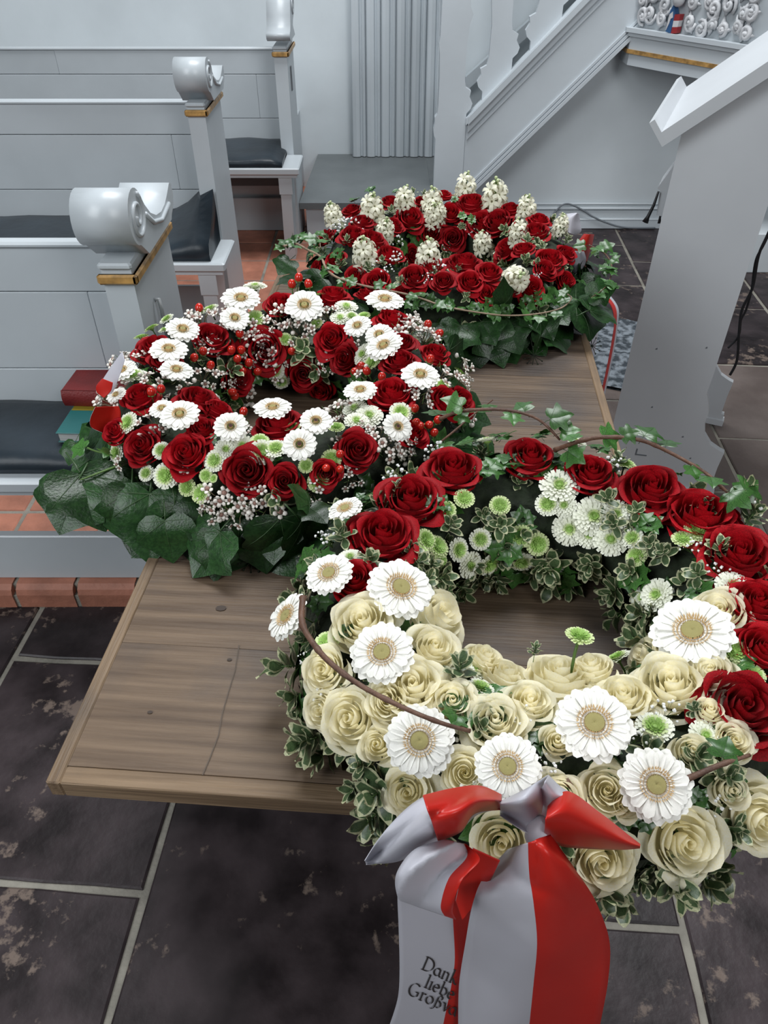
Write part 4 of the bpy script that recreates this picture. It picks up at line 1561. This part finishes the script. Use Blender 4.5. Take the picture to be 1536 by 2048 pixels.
mb = MB(); mb.tube([pb - w1.root.location, pb + Vector((0.002, 0.008, 0.022)) - w1.root.location, pb + Vector((0.004, 0.012, 0.036)) - w1.root.location], 0.0018, 6)
link('flower_stem', mb.mesh('flower_stem', M_stem), w1.root)
for q in ((640, 1385, 60), (885, 1502, 80), (790, 952, 60), (655, 1075, 60), (1105, 1535, 60), (1270, 1472, 60), (1432, 1600, 60), (1385, 1090, 50), (1440, 1140, 50), (1035, 1430, 60),
          (960, 1570, 80), (1220, 930, 60), (870, 900, 60), (1500, 1010, 60), (1330, 1420, 60), (610, 1320, 40), (655, 1440, 60)):
    w1.spray('gypsophila_spray', GYP, *q)
for q in ((740, 1125, 90), (835, 1125, 80), (962, 1160, 90), (1395, 1150, 90), (960, 1458, 90), (1345, 1315, 80), (725, 1530, 90), (1280, 1760, 90), (1345, 1750, 110),
          (1475, 1660, 90), (1505, 1030, 90), (990, 1190, 90), (1000, 1050, 80), (1260, 1140, 80), (1180, 1130, 80), (1080, 1130, 80), (925, 1180, 80), (1490, 980, 80),
          (1270, 1270, 70), (1070, 1300, 50), (1390, 1420, 60), (1420, 1760, 80), (1300, 1090, 80), (900, 1050, 80)):
    w1.spray('pittosporum_sprig', PIT, *q)
for q in ((640, 1115, 60), (655, 1165, 60), (635, 1205, 60), (690, 1262, 50), (755, 1322, 60), (1085, 862, 60), (1000, 865, 70), (930, 880, 60), (880, 900, 60), (1240, 1540, 60), (1460, 1465, 70),
          (1400, 1600, 60), (1290, 1640, 60), (700, 1030, 60), (1480, 1560, 60), (1200, 890, 60), (1110, 915, 60), (1350, 940, 60)):
    w1.spray('ivy_sprig', IVYS, *q)
w1.fill(60, [('pittosporum_sprig', PIT)], r0=0.060, r1=0.078, size=(0.022, 0.032), lo=125, hi=215)
w1.fill(80, [('pittosporum_sprig', PIT), ('ivy_sprig', IVYS)], r0=0.056, r1=0.0905, size=(0.020, 0.028), lo=30, hi=150)
w1.fill(170, [('pittosporum_sprig', PIT), ('pittosporum_sprig', PIT), ('ivy_sprig', IVYS)], size=(0.026, 0.042))
w1.fill(30, [('pittosporum_sprig', PIT)], r0=0.065, r1=0.08, size=(0.03, 0.042), lo=-60, hi=5)
# outer right flank, turned away from the camera
for k in range(9):
    a_ = RAD(-42 + k * 10); b_ = RAD((10, 42)[k % 2])
    e_ = Vector((math.cos(a_), math.sin(a_), 0)); n_ = e_ * math.cos(b_) + Vector((0, 0, math.sin(b_)))
    red_ = k > 3
    w1.put('rose', (ROSE_R if red_ else ROSE_C)[k % 4], w1.c + e_ * WR + n_ * 0.070, n_, 0.036)
w1.fill(50, [('ivy_sprig', IVYS), ('pittosporum_sprig', PIT)], r0=0.066, r1=0.080, size=(0.03, 0.04), lo=-40, hi=35)
# vine loop over the left flank and over the far rim
w1.vine([(606, 1195, .93), (604, 1245, .93), (625, 1285, .935), (660, 1325, .94), (720, 1370, .945), (800, 1412, .945), (880, 1445, .94), (940, 1462, .93)], r0=0.0035, leaves=0)
w1.vine([(880, 838, .93), (925, 822, .95), (1010, 820, .955), (1075, 838, .95), (1120, 880, .93)], r0=0.0028, leaves=8, lsize=.026)
w1.vine([(1110, 900, .92), (1160, 882, .95), (1210, 874, .96), (1280, 880, .96), (1340, 905, .95), (1410, 945, .94), (1450, 980, .93), (1490, 1010, .92)], r0=0.0032, leaves=10, lsize=.026)
w1.vine([(1130, 1560, .90), (1180, 1600, .885), (1250, 1625, .87)], r0=0.0035, leaves=1, lsize=.022)
w1.vine([(1370, 1560, .92), (1440, 1530, .93), (1500, 1510, .93)], r0=0.003, leaves=1, lsize=.022)

# ------------------------------------------------------------------ WREATH 2 (middle left: red roses, gerberas, berries)
w2 = Wreath(-0.165, 1.10, 'wreath of red roses, white gerberas and red berries beside the pew', 2)
c6 = lambda x, y: (x * 0.5078 + 180, y * 0.5078 + 540)
for (x, y, d) in ((745, 125, 115), (955, 90, 130), (1190, 185, 125), (1225, 280, 110), (480, 260, 150), (690, 310, 165), (950, 270, 135), (1215, 350, 125), (1365, 320, 115),
                  (1185, 475, 165), (905, 490, 100), (250, 300, 150), (300, 350, 120), (190, 490, 130), (430, 500, 155), (510, 540, 120), (740, 590, 180), (200, 690, 150),
                  (375, 715, 175), (615, 790, 185), (1055, 705, 155), (1410, 510, 130), (1470, 510, 115), (765, 830, 130), (95, 630, 110), (840, 410, 120), (590, 430, 120), (1085, 90, 70),
                  (440, 620, 110), (1000, 350, 120), (1280, 640, 110), (930, 800, 110)):
    w2.rose(*c6(x, y), d * 0.5078, up=0.35, face=0.3)
for (x, y, d, st) in ((595, 120, 150, 1), (845, 145, 150, 1), (1160, 125, 150, 1), (570, 195, 115, 1), (365, 240, 130, 1), (1055, 225, 110, 1), (1140, 260, 115, 1), (1160, 305, 150, 1), (310, 320, 145, 1),
                      (340, 400, 130, 1), (1300, 420, 150, 1), (1065, 480, 130, 1), (720, 550, 150, 1), (355, 575, 155, 1), (285, 550, 100, 1), (555, 620, 130, 2), (890, 600, 130, 2), (825, 690, 135, 2),
                      (1210, 620, 120, 2), (130, 400, 115, 1), (105, 495, 80, 1)):
    w2.gerb(*c6(x, y), d * 0.5078, style=st, small=True, face=0.5 if st == 2 else 0.3, up=0.5 if st == 1 else 0.1)
for (x, y, d, st) in ((650, 60, 75, 2), (340, 200, 65, 1), (300, 230, 55, 1), (650, 190, 60, 0), (1010, 140, 75, 2), (985, 185, 65, 2), (1030, 180, 45, 1), (1080, 175, 40, 0), (900, 95, 42, 0),
                      (770, 272, 42, 0), (890, 210, 42, 0), (1070, 330, 75, 2), (1110, 360, 55, 0), (1310, 430, 55, 0), (165, 410, 85, 1), (145, 600, 75, 1), (820, 495, 90, 1), (840, 530, 60, 1),
                      (1040, 540, 80, 2), (1100, 570, 90, 2), (1050, 590, 80, 2), (795, 615, 55, 0), (970, 615, 55, 0), (670, 670, 60, 0), (600, 690, 80, 2), (535, 705, 75, 2), (490, 750, 75, 1),
                      (680, 715, 85, 1), (730, 700, 75, 1), (280, 710, 60, 1), (295, 810, 85, 1), (220, 800, 55, 1), (455, 810, 45, 0), (485, 820, 30, 0), (380, 855, 60, 0), (435, 880, 65, 0),
                      (850, 770, 50, 0), (900, 835, 70, 0), (950, 745, 65, 0), (1225, 560, 75, 1), (835, 440, 50, 0), (725, 395, 65, 1), (755, 440, 55, 1), (100, 720, 65, 1), (240, 225, 50, 0),
                      (200, 260, 50, 0), (300, 190, 50, 1), (470, 150, 60, 1), (560, 660, 60, 1), (1460, 400, 60, 0), (1390, 450, 50, 0)):
    w2.mum(*c6(x, y), d * 0.5078, st)
for (x, y) in ((795, 55), (822, 30), (860, 55), (445, 320), (475, 375), (555, 315), (595, 315), (580, 350), (625, 365), (600, 400), (590, 250), (795, 320), (240, 480), (280, 468), (605, 558), (668, 548),
               (570, 497), (1045, 400), (1090, 398), (1070, 378), (1300, 615), (1335, 610), (1370, 590), (1355, 640), (1280, 545), (1285, 600), (930, 780), (985, 785), (985, 725), (1375, 250),
               (1330, 215), (1340, 350), (410, 345), (700, 560), (660, 400), (430, 150), (560, 480), (1150, 420)):
    w2.flower('berry', BERRY, *c6(x, y), 36 * 0.5078, rad=HEAD + 0.004, depth=0.9, jitter=0.4, up=0.5)
for (x, y, d) in ((480, 300, 90), (640, 310, 110), (540, 190, 100), (740, 190, 110), (820, 250, 110), (430, 175, 100), (460, 420, 100), (600, 490, 120), (990, 540, 130), (1240, 230, 120), (1350, 260, 120),
                  (1380, 410, 130), (1300, 490, 110), (240, 430, 110), (245, 600, 120), (1180, 700, 110), (1240, 690, 100), (500, 920, 130), (580, 950, 130), (640, 900, 110), (930, 370, 80), (470, 950, 110),
                  (1080, 630, 70), (110, 480, 100), (520, 990, 90), (1290, 200, 100), (1240, 200, 90), (930, 160, 90), (680, 220, 100), (870, 200, 100), (1460, 360, 100), (1480, 440, 90), (120, 350, 90), (1150, 650, 100),
                  (400, 190, 80), (180, 340, 90), (540, 430, 80), (100, 760, 90), (870, 880, 100), (1030, 820, 90)):
    w2.spray('waxflower_spray', WAX, *c6(x, y), d * 0.5078 * 1.2)
w2.fill(120, [('ivy_sprig', IVYS), ('pittosporum_sprig', PIT), ('ivy_sprig', IVYS)], size=(0.026, 0.042))
w2.fill(40, [('waxflower_spray', WAX)], r0=0.075, r1=0.086, size=(0.025, 0.033), lo=-20, hi=200)
w2.skirt(30, 0.035, 0.070, (0.075, 0.10), 0.5)
w2.skirt(20, 0.065, 0.072, (0.055, 0.08), 0.45)
# the large hanging ivy leaves along the near side
for (b, t, zb, zt_, wd, rl) in (((152, 968), (108, 1068), .83, .78, 1.15, .1), ((160, 945), (215, 1055), .84, .79, 1.0, -.2), ((300, 985), (290, 1130), .83, .755, 1.0, 0.15), ((262, 980), (250, 1080), .83, .77, .9, -.3),
                                 ((440, 1062), (378, 1155), .81, .757, 1.0, .2), ((432, 1068), (432, 1165), .80, .756, .7, -.2), ((560, 1035), (580, 1130), .83, .757, 1.15, 0), ((600, 1040), (640, 1100), .83, .76, 1.0, .3),
                                 ((618, 1010), (585, 965), .86, .90, .9, .6), ((620, 1015), (655, 1040), .86, .86, 1.1, -.3), ((480, 1040), (470, 1140), .81, .756, 1.1, .1), ((350, 1010), (360, 1100), .82, .757, 1.0, -.1),
                                 ((150, 885), (135, 930), .80, .78, .8, .2), ((330, 1040), (340, 1130), .81, .757, 1.1, .3), ((520, 1070), (530, 1150), .80, .757, 1.0, .2), ((895, 700), (935, 735), .90, .86, 1.0, .4),
                                 ((700, 1000), (720, 1060), .82, .78, 1.0, .2), ((205, 930), (185, 985), .82, .79, 1.0, .4)):
    w2.leaf(b, t, zb, zt_, wide=wd, roll=rl)
w2.vine([(250, 885, .84), (215, 905, .835), (185, 900, .83), (165, 890, .825)], name='ivy_stalk', r0=0.0022, mat=M_stem, leaves=2, lsize=.03)
w2.vine([(240, 930, .83), (200, 945, .835), (160, 960, .835)], name='ivy_stalk', r0=0.002, mat=M_stem)
w2.vine([(860, 900, .85), (905, 865, .87), (940, 835, .88), (985, 800, .87)], r0=0.002, leaves=2)

# ------------------------------------------------------------------ WREATH 3 (back: red roses and hyacinths)
w3 = Wreath(0.15, 1.70, 'wreath of red roses and white hyacinths with trailing ivy at the far table end', 3)
c5 = lambda x, y: (x * 0.46875 + 540, y * 0.46875 + 340)
for (x, y, d) in ((345, 165, 80), (395, 215, 100), (515, 130, 90), (600, 200, 120), (740, 100, 70), (650, 130, 70), (860, 130, 120), (770, 180, 100), (965, 215, 130), (900, 215, 120), (1025, 160, 90),
                  (1150, 205, 90), (1130, 255, 120), (230, 280, 90), (355, 270, 120), (440, 290, 120), (510, 350, 120), (610, 360, 85), (615, 450, 120), (530, 230, 90), (830, 385, 150), (935, 430, 120),
                  (1005, 330, 120), (1200, 375, 130), (855, 470, 110), (1120, 505, 120), (1180, 420, 100), (1270, 470, 90), (740, 470, 100), (360, 450, 100), (190, 410, 60), (1270, 350, 90), (920, 525, 90),
                  (450, 470, 110), (690, 270, 100), (780, 290, 100), (690, 400, 90), (1080, 330, 90), (1020, 500, 90), (270, 380, 90), (560, 520, 80)):
    w3.rose(*c5(x, y), d * 0.46875, up=0.4, face=0.25)


def hyac(x, y, wpx, lean=(0, 0), up=1.6):
    px, py = c5(x, y)
    p, n = w3.hit(px, py, HEAD + 0.004)
    s = wpx * 0.62 * 0.46875 / F * depth_of(p)
    n = (n * 0.6 + Vector((lean[0], lean[1], up))).normalized()
    w3.put('hyacinth', w3.r.choice(HYA), p - n * s * 0.9, n, s)


for q in ((435, 185, 95), (575, 140, 80), (690, 150, 85), (695, 200, 70), (835, 85, 80), (958, 130, 100), (1095, 175, 75), (270, 200, 70), (490, 265, 70), (405, 365, 95), (675, 375, 95), (910, 320, 75),
          (1060, 275, 75), (1240, 240, 60), (720, 190, 60)):
    hyac(*q)
hyac(1045, 470, 105, lean=(0.1, -1.2), up=0.7)
for (x, y, d) in ((380, 230, 80), (540, 380, 90), (715, 410, 110), (750, 330, 60), (540, 290, 80), (330, 220, 80), (700, 220, 70), (1140, 450, 50), (860, 260, 60), (300, 240, 80), (440, 400, 70), (660, 470, 70), (260, 260, 60), (500, 430, 70)):
    w3.spray('gypsophila_spray', GYP, *c5(x, y), d * 0.46875)
for (x, y, d) in ((515, 175, 70), (610, 100, 60), (1085, 140, 90), (1000, 255, 80), (1200, 220, 80), (1250, 270, 80), (1100, 300, 90), (480, 390, 70), (420, 420, 90), (540, 350, 60), (560, 480, 90), (330, 300, 70),
                  (250, 300, 80), (1270, 300, 70), (1160, 330, 80), (1140, 400, 70), (660, 110, 60), (820, 240, 50), (700, 430, 60), (1250, 410, 70), (540, 560, 80), (840, 540, 70), (220, 350, 80), (300, 400, 80)):
    w3.spray('pittosporum_sprig', PIT, *c5(x, y), d * 0.46875)
for (x, y, d) in ((355, 120, 70), (430, 75, 60), (540, 85, 60), (790, 120, 50), (860, 210, 60), (820, 190, 50), (130, 280, 100), (90, 300, 90), (180, 310, 100), (230, 420, 90), (280, 350, 90), (160, 360, 90), (600, 560, 100),
                  (680, 560, 100), (760, 580, 90), (950, 575, 110), (1010, 590, 90), (1100, 565, 110), (1160, 550, 100), (1220, 540, 110), (1270, 520, 100), (1340, 500, 110), (1400, 480, 100), (1430, 430, 80), (1440, 390, 70), (1400, 350, 60), (880, 590, 90)):
    w3.spray('ivy_sprig', IVYS, *c5(x, y), d * 0.46875, rad=HEAD + 0.01)
w3.fill(130, [('ivy_sprig', IVYS), ('pittosporum_sprig', PIT)], size=(0.026, 0.042))
w3.skirt(40, 0.030, 0.075, (0.06, 0.09), 0.5)
w3.skirt(40, 0.070, 0.088, (0.05, 0.075), 0.35)
for (b, t, zb, zt_, wd, rl) in (((600, 560), (560, 545), .84, .84, 1.0, .3), ((580, 520), (555, 548), .85, .83, 1.1, 0), ((1005, 610), (1010, 560), .86, .92, .5, .2), ((1180, 590), (1235, 575), .85, .86, .7, .5),
                                 ((1150, 610), (1225, 640), .83, .79, 1.0, .1), ((1080, 640), (1110, 690), .82, .76, 1.0, .1), ((980, 650), (1010, 735), .82, .757, .8, 0), ((1180, 620), (1230, 610), .83, .82, .9, .1)):
    w3.leaf(b, t, zb, zt_, wide=wd, roll=rl)
V = lambda x, y, z: (x * 0.46875 + 540, y * 0.46875 + 340, z)
w3.vine([V(60, 325, .88), V(110, 315, .88), V(160, 340, .89), V(215, 370, .90), V(240, 420, .91), V(280, 455, .91), V(350, 480, .91), V(430, 500, .905), V(560, 525, .89), V(650, 550, .875), V(740, 580, .865),
         V(870, 605, .855), V(1000, 620, .85), V(1130, 615, .85), V(1240, 590, .855), V(1285, 550, .86), V(1270, 530, .87)], r0=0.0026, mat=M_twigpale, leaves=26, lsize=.022)
w3.vine([V(1360, 320, .90), V(1420, 350, .89), V(1452, 390, .88), V(1458, 440, .87), V(1430, 500, .86), V(1370, 545, .85)], r0=0.0016, leaves=16, lsize=.026)
w3.vine([V(60, 330, .87), V(120, 290, .88), V(200, 285, .90), V(215, 330, .91)], r0=0.0016, mat=M_twigpale, leaves=8, lsize=.022)
# dry umbels of ivy flower
def umbel(w_, px, py, z, s=0.02):
    c = PZ(px, py, z); mb = MB(); r = w_.r
    for k in range(11):
        a = k * 2 * math.pi / 11
        d = Vector((math.cos(a), 0.5 * math.sin(a), 0.8 * math.sin(a))) * s
        mb.tube([c, c + d], 0.0007, 4); mb.ball(c + d, 0.0018, 6, 4)
    mb.tube([c, c + Vector((-0.01, 0.03, 0.04))], 0.0009, 4)
    mb.v = [tuple(Vector(p) - w_.root.location) for p in mb.v]
    link('seed_umbel', mb.mesh('seed_umbel', M_moss), w_.root)
umbel(w3, 1184, 692, 0.72); umbel(w3, 1068, 712, 0.765, .02); umbel(w2, 505, 1120, .765, .02); umbel(w2, 540, 1105, .765, .018)

# ================================================================== RIBBONS
def ribbon(w_, name, left, right, split, mats, Yof, wave=0.0, n=16, m=10, seedp=0.0):
    """left/right: pixel polylines of the two edges (same count); Yof(t, u) gives the real depth of that point.
    split: fraction across where white turns red."""
    def interp(poly, t):
        q = t * (len(poly) - 1); i = min(int(q), len(poly) - 2); f = q - i
        p0 = poly[max(i - 1, 0)]; p1 = poly[i]; p2 = poly[i + 1]; p3 = poly[min(i + 2, len(poly) - 1)]
        return [0.5 * ((2 * p1[k]) + (p2[k] - p0[k]) * f + (2 * p0[k] - 5 * p1[k] + 4 * p2[k] - p3[k]) * f * f + (3 * p1[k] - p0[k] - 3 * p2[k] + p3[k]) * f ** 3) for k in (0, 1)]
    us = sorted(set([k / n for k in range(n + 1)] + [split]))
    rows = []
    N = m * (len(left) - 1)
    for i in range(N + 1):
        t = i / N
        a, b = interp(left, t), interp(right, t)
        row = []
        for u in us:
            p = PY(a[0] + (b[0] - a[0]) * u, a[1] + (b[1] - a[1]) * u, Yof(t, u))
            row.append(p - w_.root.location)
        rows.append(row)
    mb = MB()
    si = us.index(split)
    mb.grid(rows, 0, True, False, lambda i, j: 0 if j < si else 1)
    o = link(name, mb.mesh(name, mats), w_.root)
    md = o.modifiers.new('thickness', 'SOLIDIFY'); md.thickness = 0.0006
    return o


WRb = [M_ribw, M_ribr]


def tri(x):
    """sharp-creased fold profile, -1..1"""
    x = (x / math.pi) % 2
    return 2 * abs(x - 1) - 1


# left tail with the printed text (hangs in front of the table edge)
TY = 0.250


def tail_y(t):
    return TY + 0.006 * math.sin(t * 5) + 0.045 * t


tail1 = ribbon(w1, 'ribbon_tail', [(800, 1745), (795, 1790), (797, 1850), (799, 1920), (798, 1975), (792, 2010), (775, 2060), (750, 2120)],
               [(935, 1730), (940, 1790), (945, 1850), (948, 1920), (938, 1975), (930, 2010), (922, 2060), (915, 2120)], 0.74, WRb, lambda t, u: tail_y(t) + 0.006 * u)
# upper fold of the left tail
ribbon(w1, 'ribbon_tail', [(890, 1680), (830, 1700), (795, 1745), (793, 1785), (800, 1800)], [(935, 1690), (960, 1720), (925, 1760), (905, 1815), (912, 1838)], 0.80, WRb,
       lambda t, u: 0.256 - 0.026 * math.sin(t * 2.4) + 0.007 * tri(u * 7 + t * 4))
# right tail
ribbon(w1, 'ribbon_tail', [(1015, 1700), (968, 1755), (945, 1810), (930, 1890), (918, 1970), (916, 2060), (912, 2130)],
       [(1100, 1670), (1150, 1740), (1190, 1800), (1218, 1880), (1216, 1960), (1198, 2060), (1185, 2130)], 0.50, WRb,
       lambda t, u: 0.262 - 0.045 * math.sin(min(1, t * 2.6) * 1.57) + 0.075 * t + 0.016 * math.sin(u * 6.0 + 0.8 + t * 2) * (1 - 0.5 * t) + 0.009 * tri(u * 9 + t * 7) * (1 - t) + 0.006 * tri(u * 5 - t * 11))
# inner red fold behind the cream rose
ribbon(w1, 'ribbon_tail', [(945, 1695), (925, 1740), (912, 1800)], [(1000, 1720), (965, 1790), (925, 1840)], 0.02, WRb, lambda t, u: 0.262 - 0.006 * u)
# left loop (white end, red crown)
ribbon(w1, 'ribbon_loop', [(730, 1722), (775, 1655), (838, 1598), (905, 1582), (960, 1574), (1003, 1590)], [(732, 1728), (800, 1722), (880, 1680), (920, 1662), (955, 1630), (1002, 1618)], 0.999,
       [M_ribw, M_ribw], lambda t, u: 0.262 + 0.052 * t - 0.03 * math.sin(u * 3.14) * math.sin(t * 3.0) - 0.008 * tri(u * 6 + t * 4))
ribbon(w1, 'ribbon_loop', [(846, 1590), (905, 1576), (960, 1571), (1004, 1589)], [(876, 1683), (922, 1664), (950, 1628), (1003, 1620)], 0.001,
       WRb, lambda t, u: 0.253 + 0.052 * (0.38 + 0.62 * t) - 0.034 * math.sin(u * 3.14) * math.sin((0.38 + 0.62 * t) * 3.0) - 0.008 * tri(u * 6 + t * 4))
# white crown over the knot
ribbon(w1, 'ribbon_loop', [(1000, 1602), (1050, 1578), (1098, 1550)], [(1000, 1630), (1055, 1665), (1078, 1655)], 0.999, [M_ribw, M_ribw], lambda t, u: 0.300 - 0.02 * math.sin(u * 6) * (1 - t) - 0.02 * math.sin(t * 3.14))
ribbon(w1, 'ribbon_loop', [(1098, 1550), (1118, 1570), (1136, 1582)], [(1070, 1600), (1085, 1635), (1112, 1618)], 0.999, [M_ribw, M_ribw], lambda t, u: 0.292 - 0.015 * math.sin(u * 5))
# right loop, red
ribbon(w1, 'ribbon_loop', [(1095, 1612), (1135, 1582), (1200, 1625), (1255, 1668), (1281, 1688)], [(1088, 1668), (1120, 1692), (1180, 1698), (1240, 1700), (1280, 1697)], 0.001, WRb,
       lambda t, u: 0.282 - 0.030 * math.sin(u * 3.14) * (1 - 0.6 * t) + 0.006 * t)
mb = MB(); kc = PY(1078, 1668, 0.285)
mb.ball(kc - w1.root.location, 0.016, 10, 7, 0, (0.7, 0.8, 1.2)); link('ribbon_knot', mb.mesh('ribbon_knot', M_ribw), w1.root)

# lettering written with a broad nib: strokes in letter units (x right, y up, x-height 0.6)
def arc_(cx, cy, rx, ry, a0, a1, n=10):
    return [(cx + rx * math.cos(RAD(a0 + (a1 - a0) * k / n)), cy + ry * math.sin(RAD(a0 + (a1 - a0) * k / n))) for k in range(n + 1)]


GL = {
    'D': (0.95, [[(0.12, 0), (0.12, 1)], [(0.0, 1), (0.3, 1)] + arc_(0.30, 0.5, 0.52, 0.5, 90, -90) + [(0.0, 0)]]),
    'a': (0.66, [arc_(0.27, 0.28, 0.25, 0.28, 60, 350), [(0.12, 0.52), (0.3, 0.6), (0.46, 0.5), (0.48, 0.1), (0.60, 0.0)]]),
    'n': (0.70, [[(0.02, 0.55), (0.12, 0.6), (0.12, 0)], [(0.12, 0.42), (0.30, 0.6), (0.48, 0.5), (0.50, 0.0)], [(0.02, 0), (0.22, 0)], [(0.42, 0), (0.6, 0)]]),
    'k': (0.66, [[(0.02, 1.0), (0.12, 1.0), (0.12, 0)], [(0.12, 0.28), (0.46, 0.6)], [(0.22, 0.36), (0.44, 0.05), (0.6, 0.0)], [(0.02, 0), (0.22, 0)]]),
    'l': (0.32, [[(0.02, 1.0), (0.13, 1.0), (0.13, 0.0)], [(0.02, 0), (0.25, 0)]]),
    'i': (0.32, [[(0.02, 0.58), (0.13, 0.6), (0.13, 0.0)], [(0.02, 0), (0.25, 0)], [(0.13, 0.84), (0.16, 0.88)]]),
    'e': (0.58, [[(0.05, 0.32), (0.46, 0.34)] + arc_(0.27, 0.3, 0.22, 0.3, 10, 320)]),
    'b': (0.66, [[(0.02, 1.0), (0.12, 1.0), (0.12, 0.02)], [(0.12, 0.1)] + arc_(0.30, 0.3, 0.24, 0.3, -130, 140)]),
    'G': (0.98, [arc_(0.45, 0.5, 0.42, 0.5, 50, 320, 14), [(0.78, 0.12), (0.78, 0.42), (0.58, 0.42)]]),
    'r': (0.50, [[(0.02, 0.55), (0.13, 0.6), (0.13, 0)], [(0.13, 0.4), (0.28, 0.58), (0.42, 0.54)], [(0.02, 0), (0.26, 0)]]),
    'o': (0.68, [arc_(0.31, 0.3, 0.27, 0.3, 0, 360, 14)]),
    'ß': (0.70, [[(-0.08, -0.22), (0.06, -0.2), (0.16, 0.0), (0.2, 0.75), (0.34, 0.98), (0.52, 0.86), (0.50, 0.68), (0.32, 0.55), (0.52, 0.42), (0.58, 0.2), (0.44, 0.02), (0.28, 0.04)]]),
    'v': (0.62, [[(0.0, 0.6), (0.16, 0.58), (0.30, 0.0)], [(0.30, 0.0), (0.54, 0.6)]]),
}


def write(word, ox, oy, sz):
    """ox, oy: pixel of the first baseline point on the tail; sz: cap height in photo pixels"""
    mb = MB()
    ex = Vector((0.905, 0.425)); ey = Vector((0.40, -0.95))
    nib = Vector((0.060, 0.046))
    cx = 0.0
    for ch in word:
        adv, strokes = GL[ch]
        for st in strokes:
            prev = None
            for (x, y) in st:
                pair = []
                for sg in (-1, 1):
                    X_, Y_ = cx + x + sg * nib.x, y + sg * nib.y
                    q = Vector((ox, oy)) + (ex * X_ + ey * Y_) * sz
                    pair.append(q)
                if prev:
                    quad = [prev[0], prev[1], pair[1], pair[0]]
                    ids = []
                    for q in quad:
                        t = tail_t(q.y); u = 0.5
                        yy = tail_y(t) + 0.006 * (q.x - 798) / 142 - 0.0016
                        ids.append(mb.vert(PY(q.x, q.y, yy) - w1.root.location - tail1.location))
                    mb.face(ids, 0, False)
                prev = pair
        cx += adv * 1.0
    o = link('lettering', mb.mesh('lettering', M_ink), tail1)
    return o


def tail_t(py):
    ys = [1740, 1790, 1850, 1920, 1975, 2010, 2060, 2120]
    for i in range(7):
        if py <= ys[i + 1]:
            return (i + (py - ys[i]) / (ys[i + 1] - ys[i])) / 7
    return 1.0


write('Dank', 843, 1938, 26)
write('liebe', 848, 1974, 26)
write('Großva', 814, 1988, 26)

# wreath 2 ribbon, peeping out on the pew side
ribbon(w2, 'ribbon_loop', [(245, 703), (225, 730), (205, 760), (193, 780)], [(250, 720), (240, 750), (225, 785), (207, 790)], 0.999, [M_ribw, M_ribw], lambda t, u: 0.99 - 0.02 * t - 0.012 * u)
ribbon(w2, 'ribbon_loop', [(205, 757), (193, 772), (194, 785)], [(226, 765), (222, 782), (208, 796)], 0.001, WRb, lambda t, u: 0.955 - 0.012 * u)
ribbon(w2, 'ribbon_loop', [(190, 814), (180, 838), (183, 855), (205, 866)], [(238, 812), (242, 830), (236, 858), (212, 868)], 0.001, WRb, lambda t, u: 0.97 - 0.010 * tri(u * 4 + t))
# wreath 3 ribbon on the right: white tip, red-white loop, long tails hanging beside the table
ribbon(w3, 'ribbon_loop', [(1150, 426), (1128, 430), (1118, 445), (1128, 462)], [(1158, 426), (1160, 445), (1162, 462), (1150, 470)], 0.999, [M_ribw, M_ribw], lambda t, u: 1.80 - 0.03 * math.sin(u * 3.14) - 0.02 * t)
ribbon(w3, 'ribbon_loop', [(1168, 468), (1156, 485), (1148, 505), (1140, 522)], [(1188, 469), (1184, 490), (1176, 515), (1172, 535)], 0.001, WRb, lambda t, u: 1.70 - 0.03 * math.sin(u * 3.14))
ribbon(w3, 'ribbon_loop', [(1150, 502), (1144, 515), (1141, 530), (1148, 548)], [(1168, 503), (1172, 520), (1166, 535), (1158, 545)], 0.999, [M_ribw, M_ribw], lambda t, u: 1.665 - 0.02 * math.sin(u * 3.14))
ribbon(w3, 'ribbon_tail', [(1170, 545), (1200, 585), (1222, 612), (1228, 645), (1222, 690), (1210, 750), (1196, 808), (1180, 860)], [(1180, 545), (1215, 585), (1236, 615), (1236, 645), (1230, 690), (1218, 750), (1204, 812), (1188, 866)], 0.6,
       [M_ribr, M_ribw], lambda t, u: 1.68 - 0.10 * t + 0.03 * u)
ribbon(w3, 'ribbon_tail', [(1160, 668), (1170, 700), (1180, 740)], [(1200, 645), (1192, 690), (1184, 735)], 0.45, [M_ribr, M_ribw], lambda t, u: 1.56 - 0.02 * t)
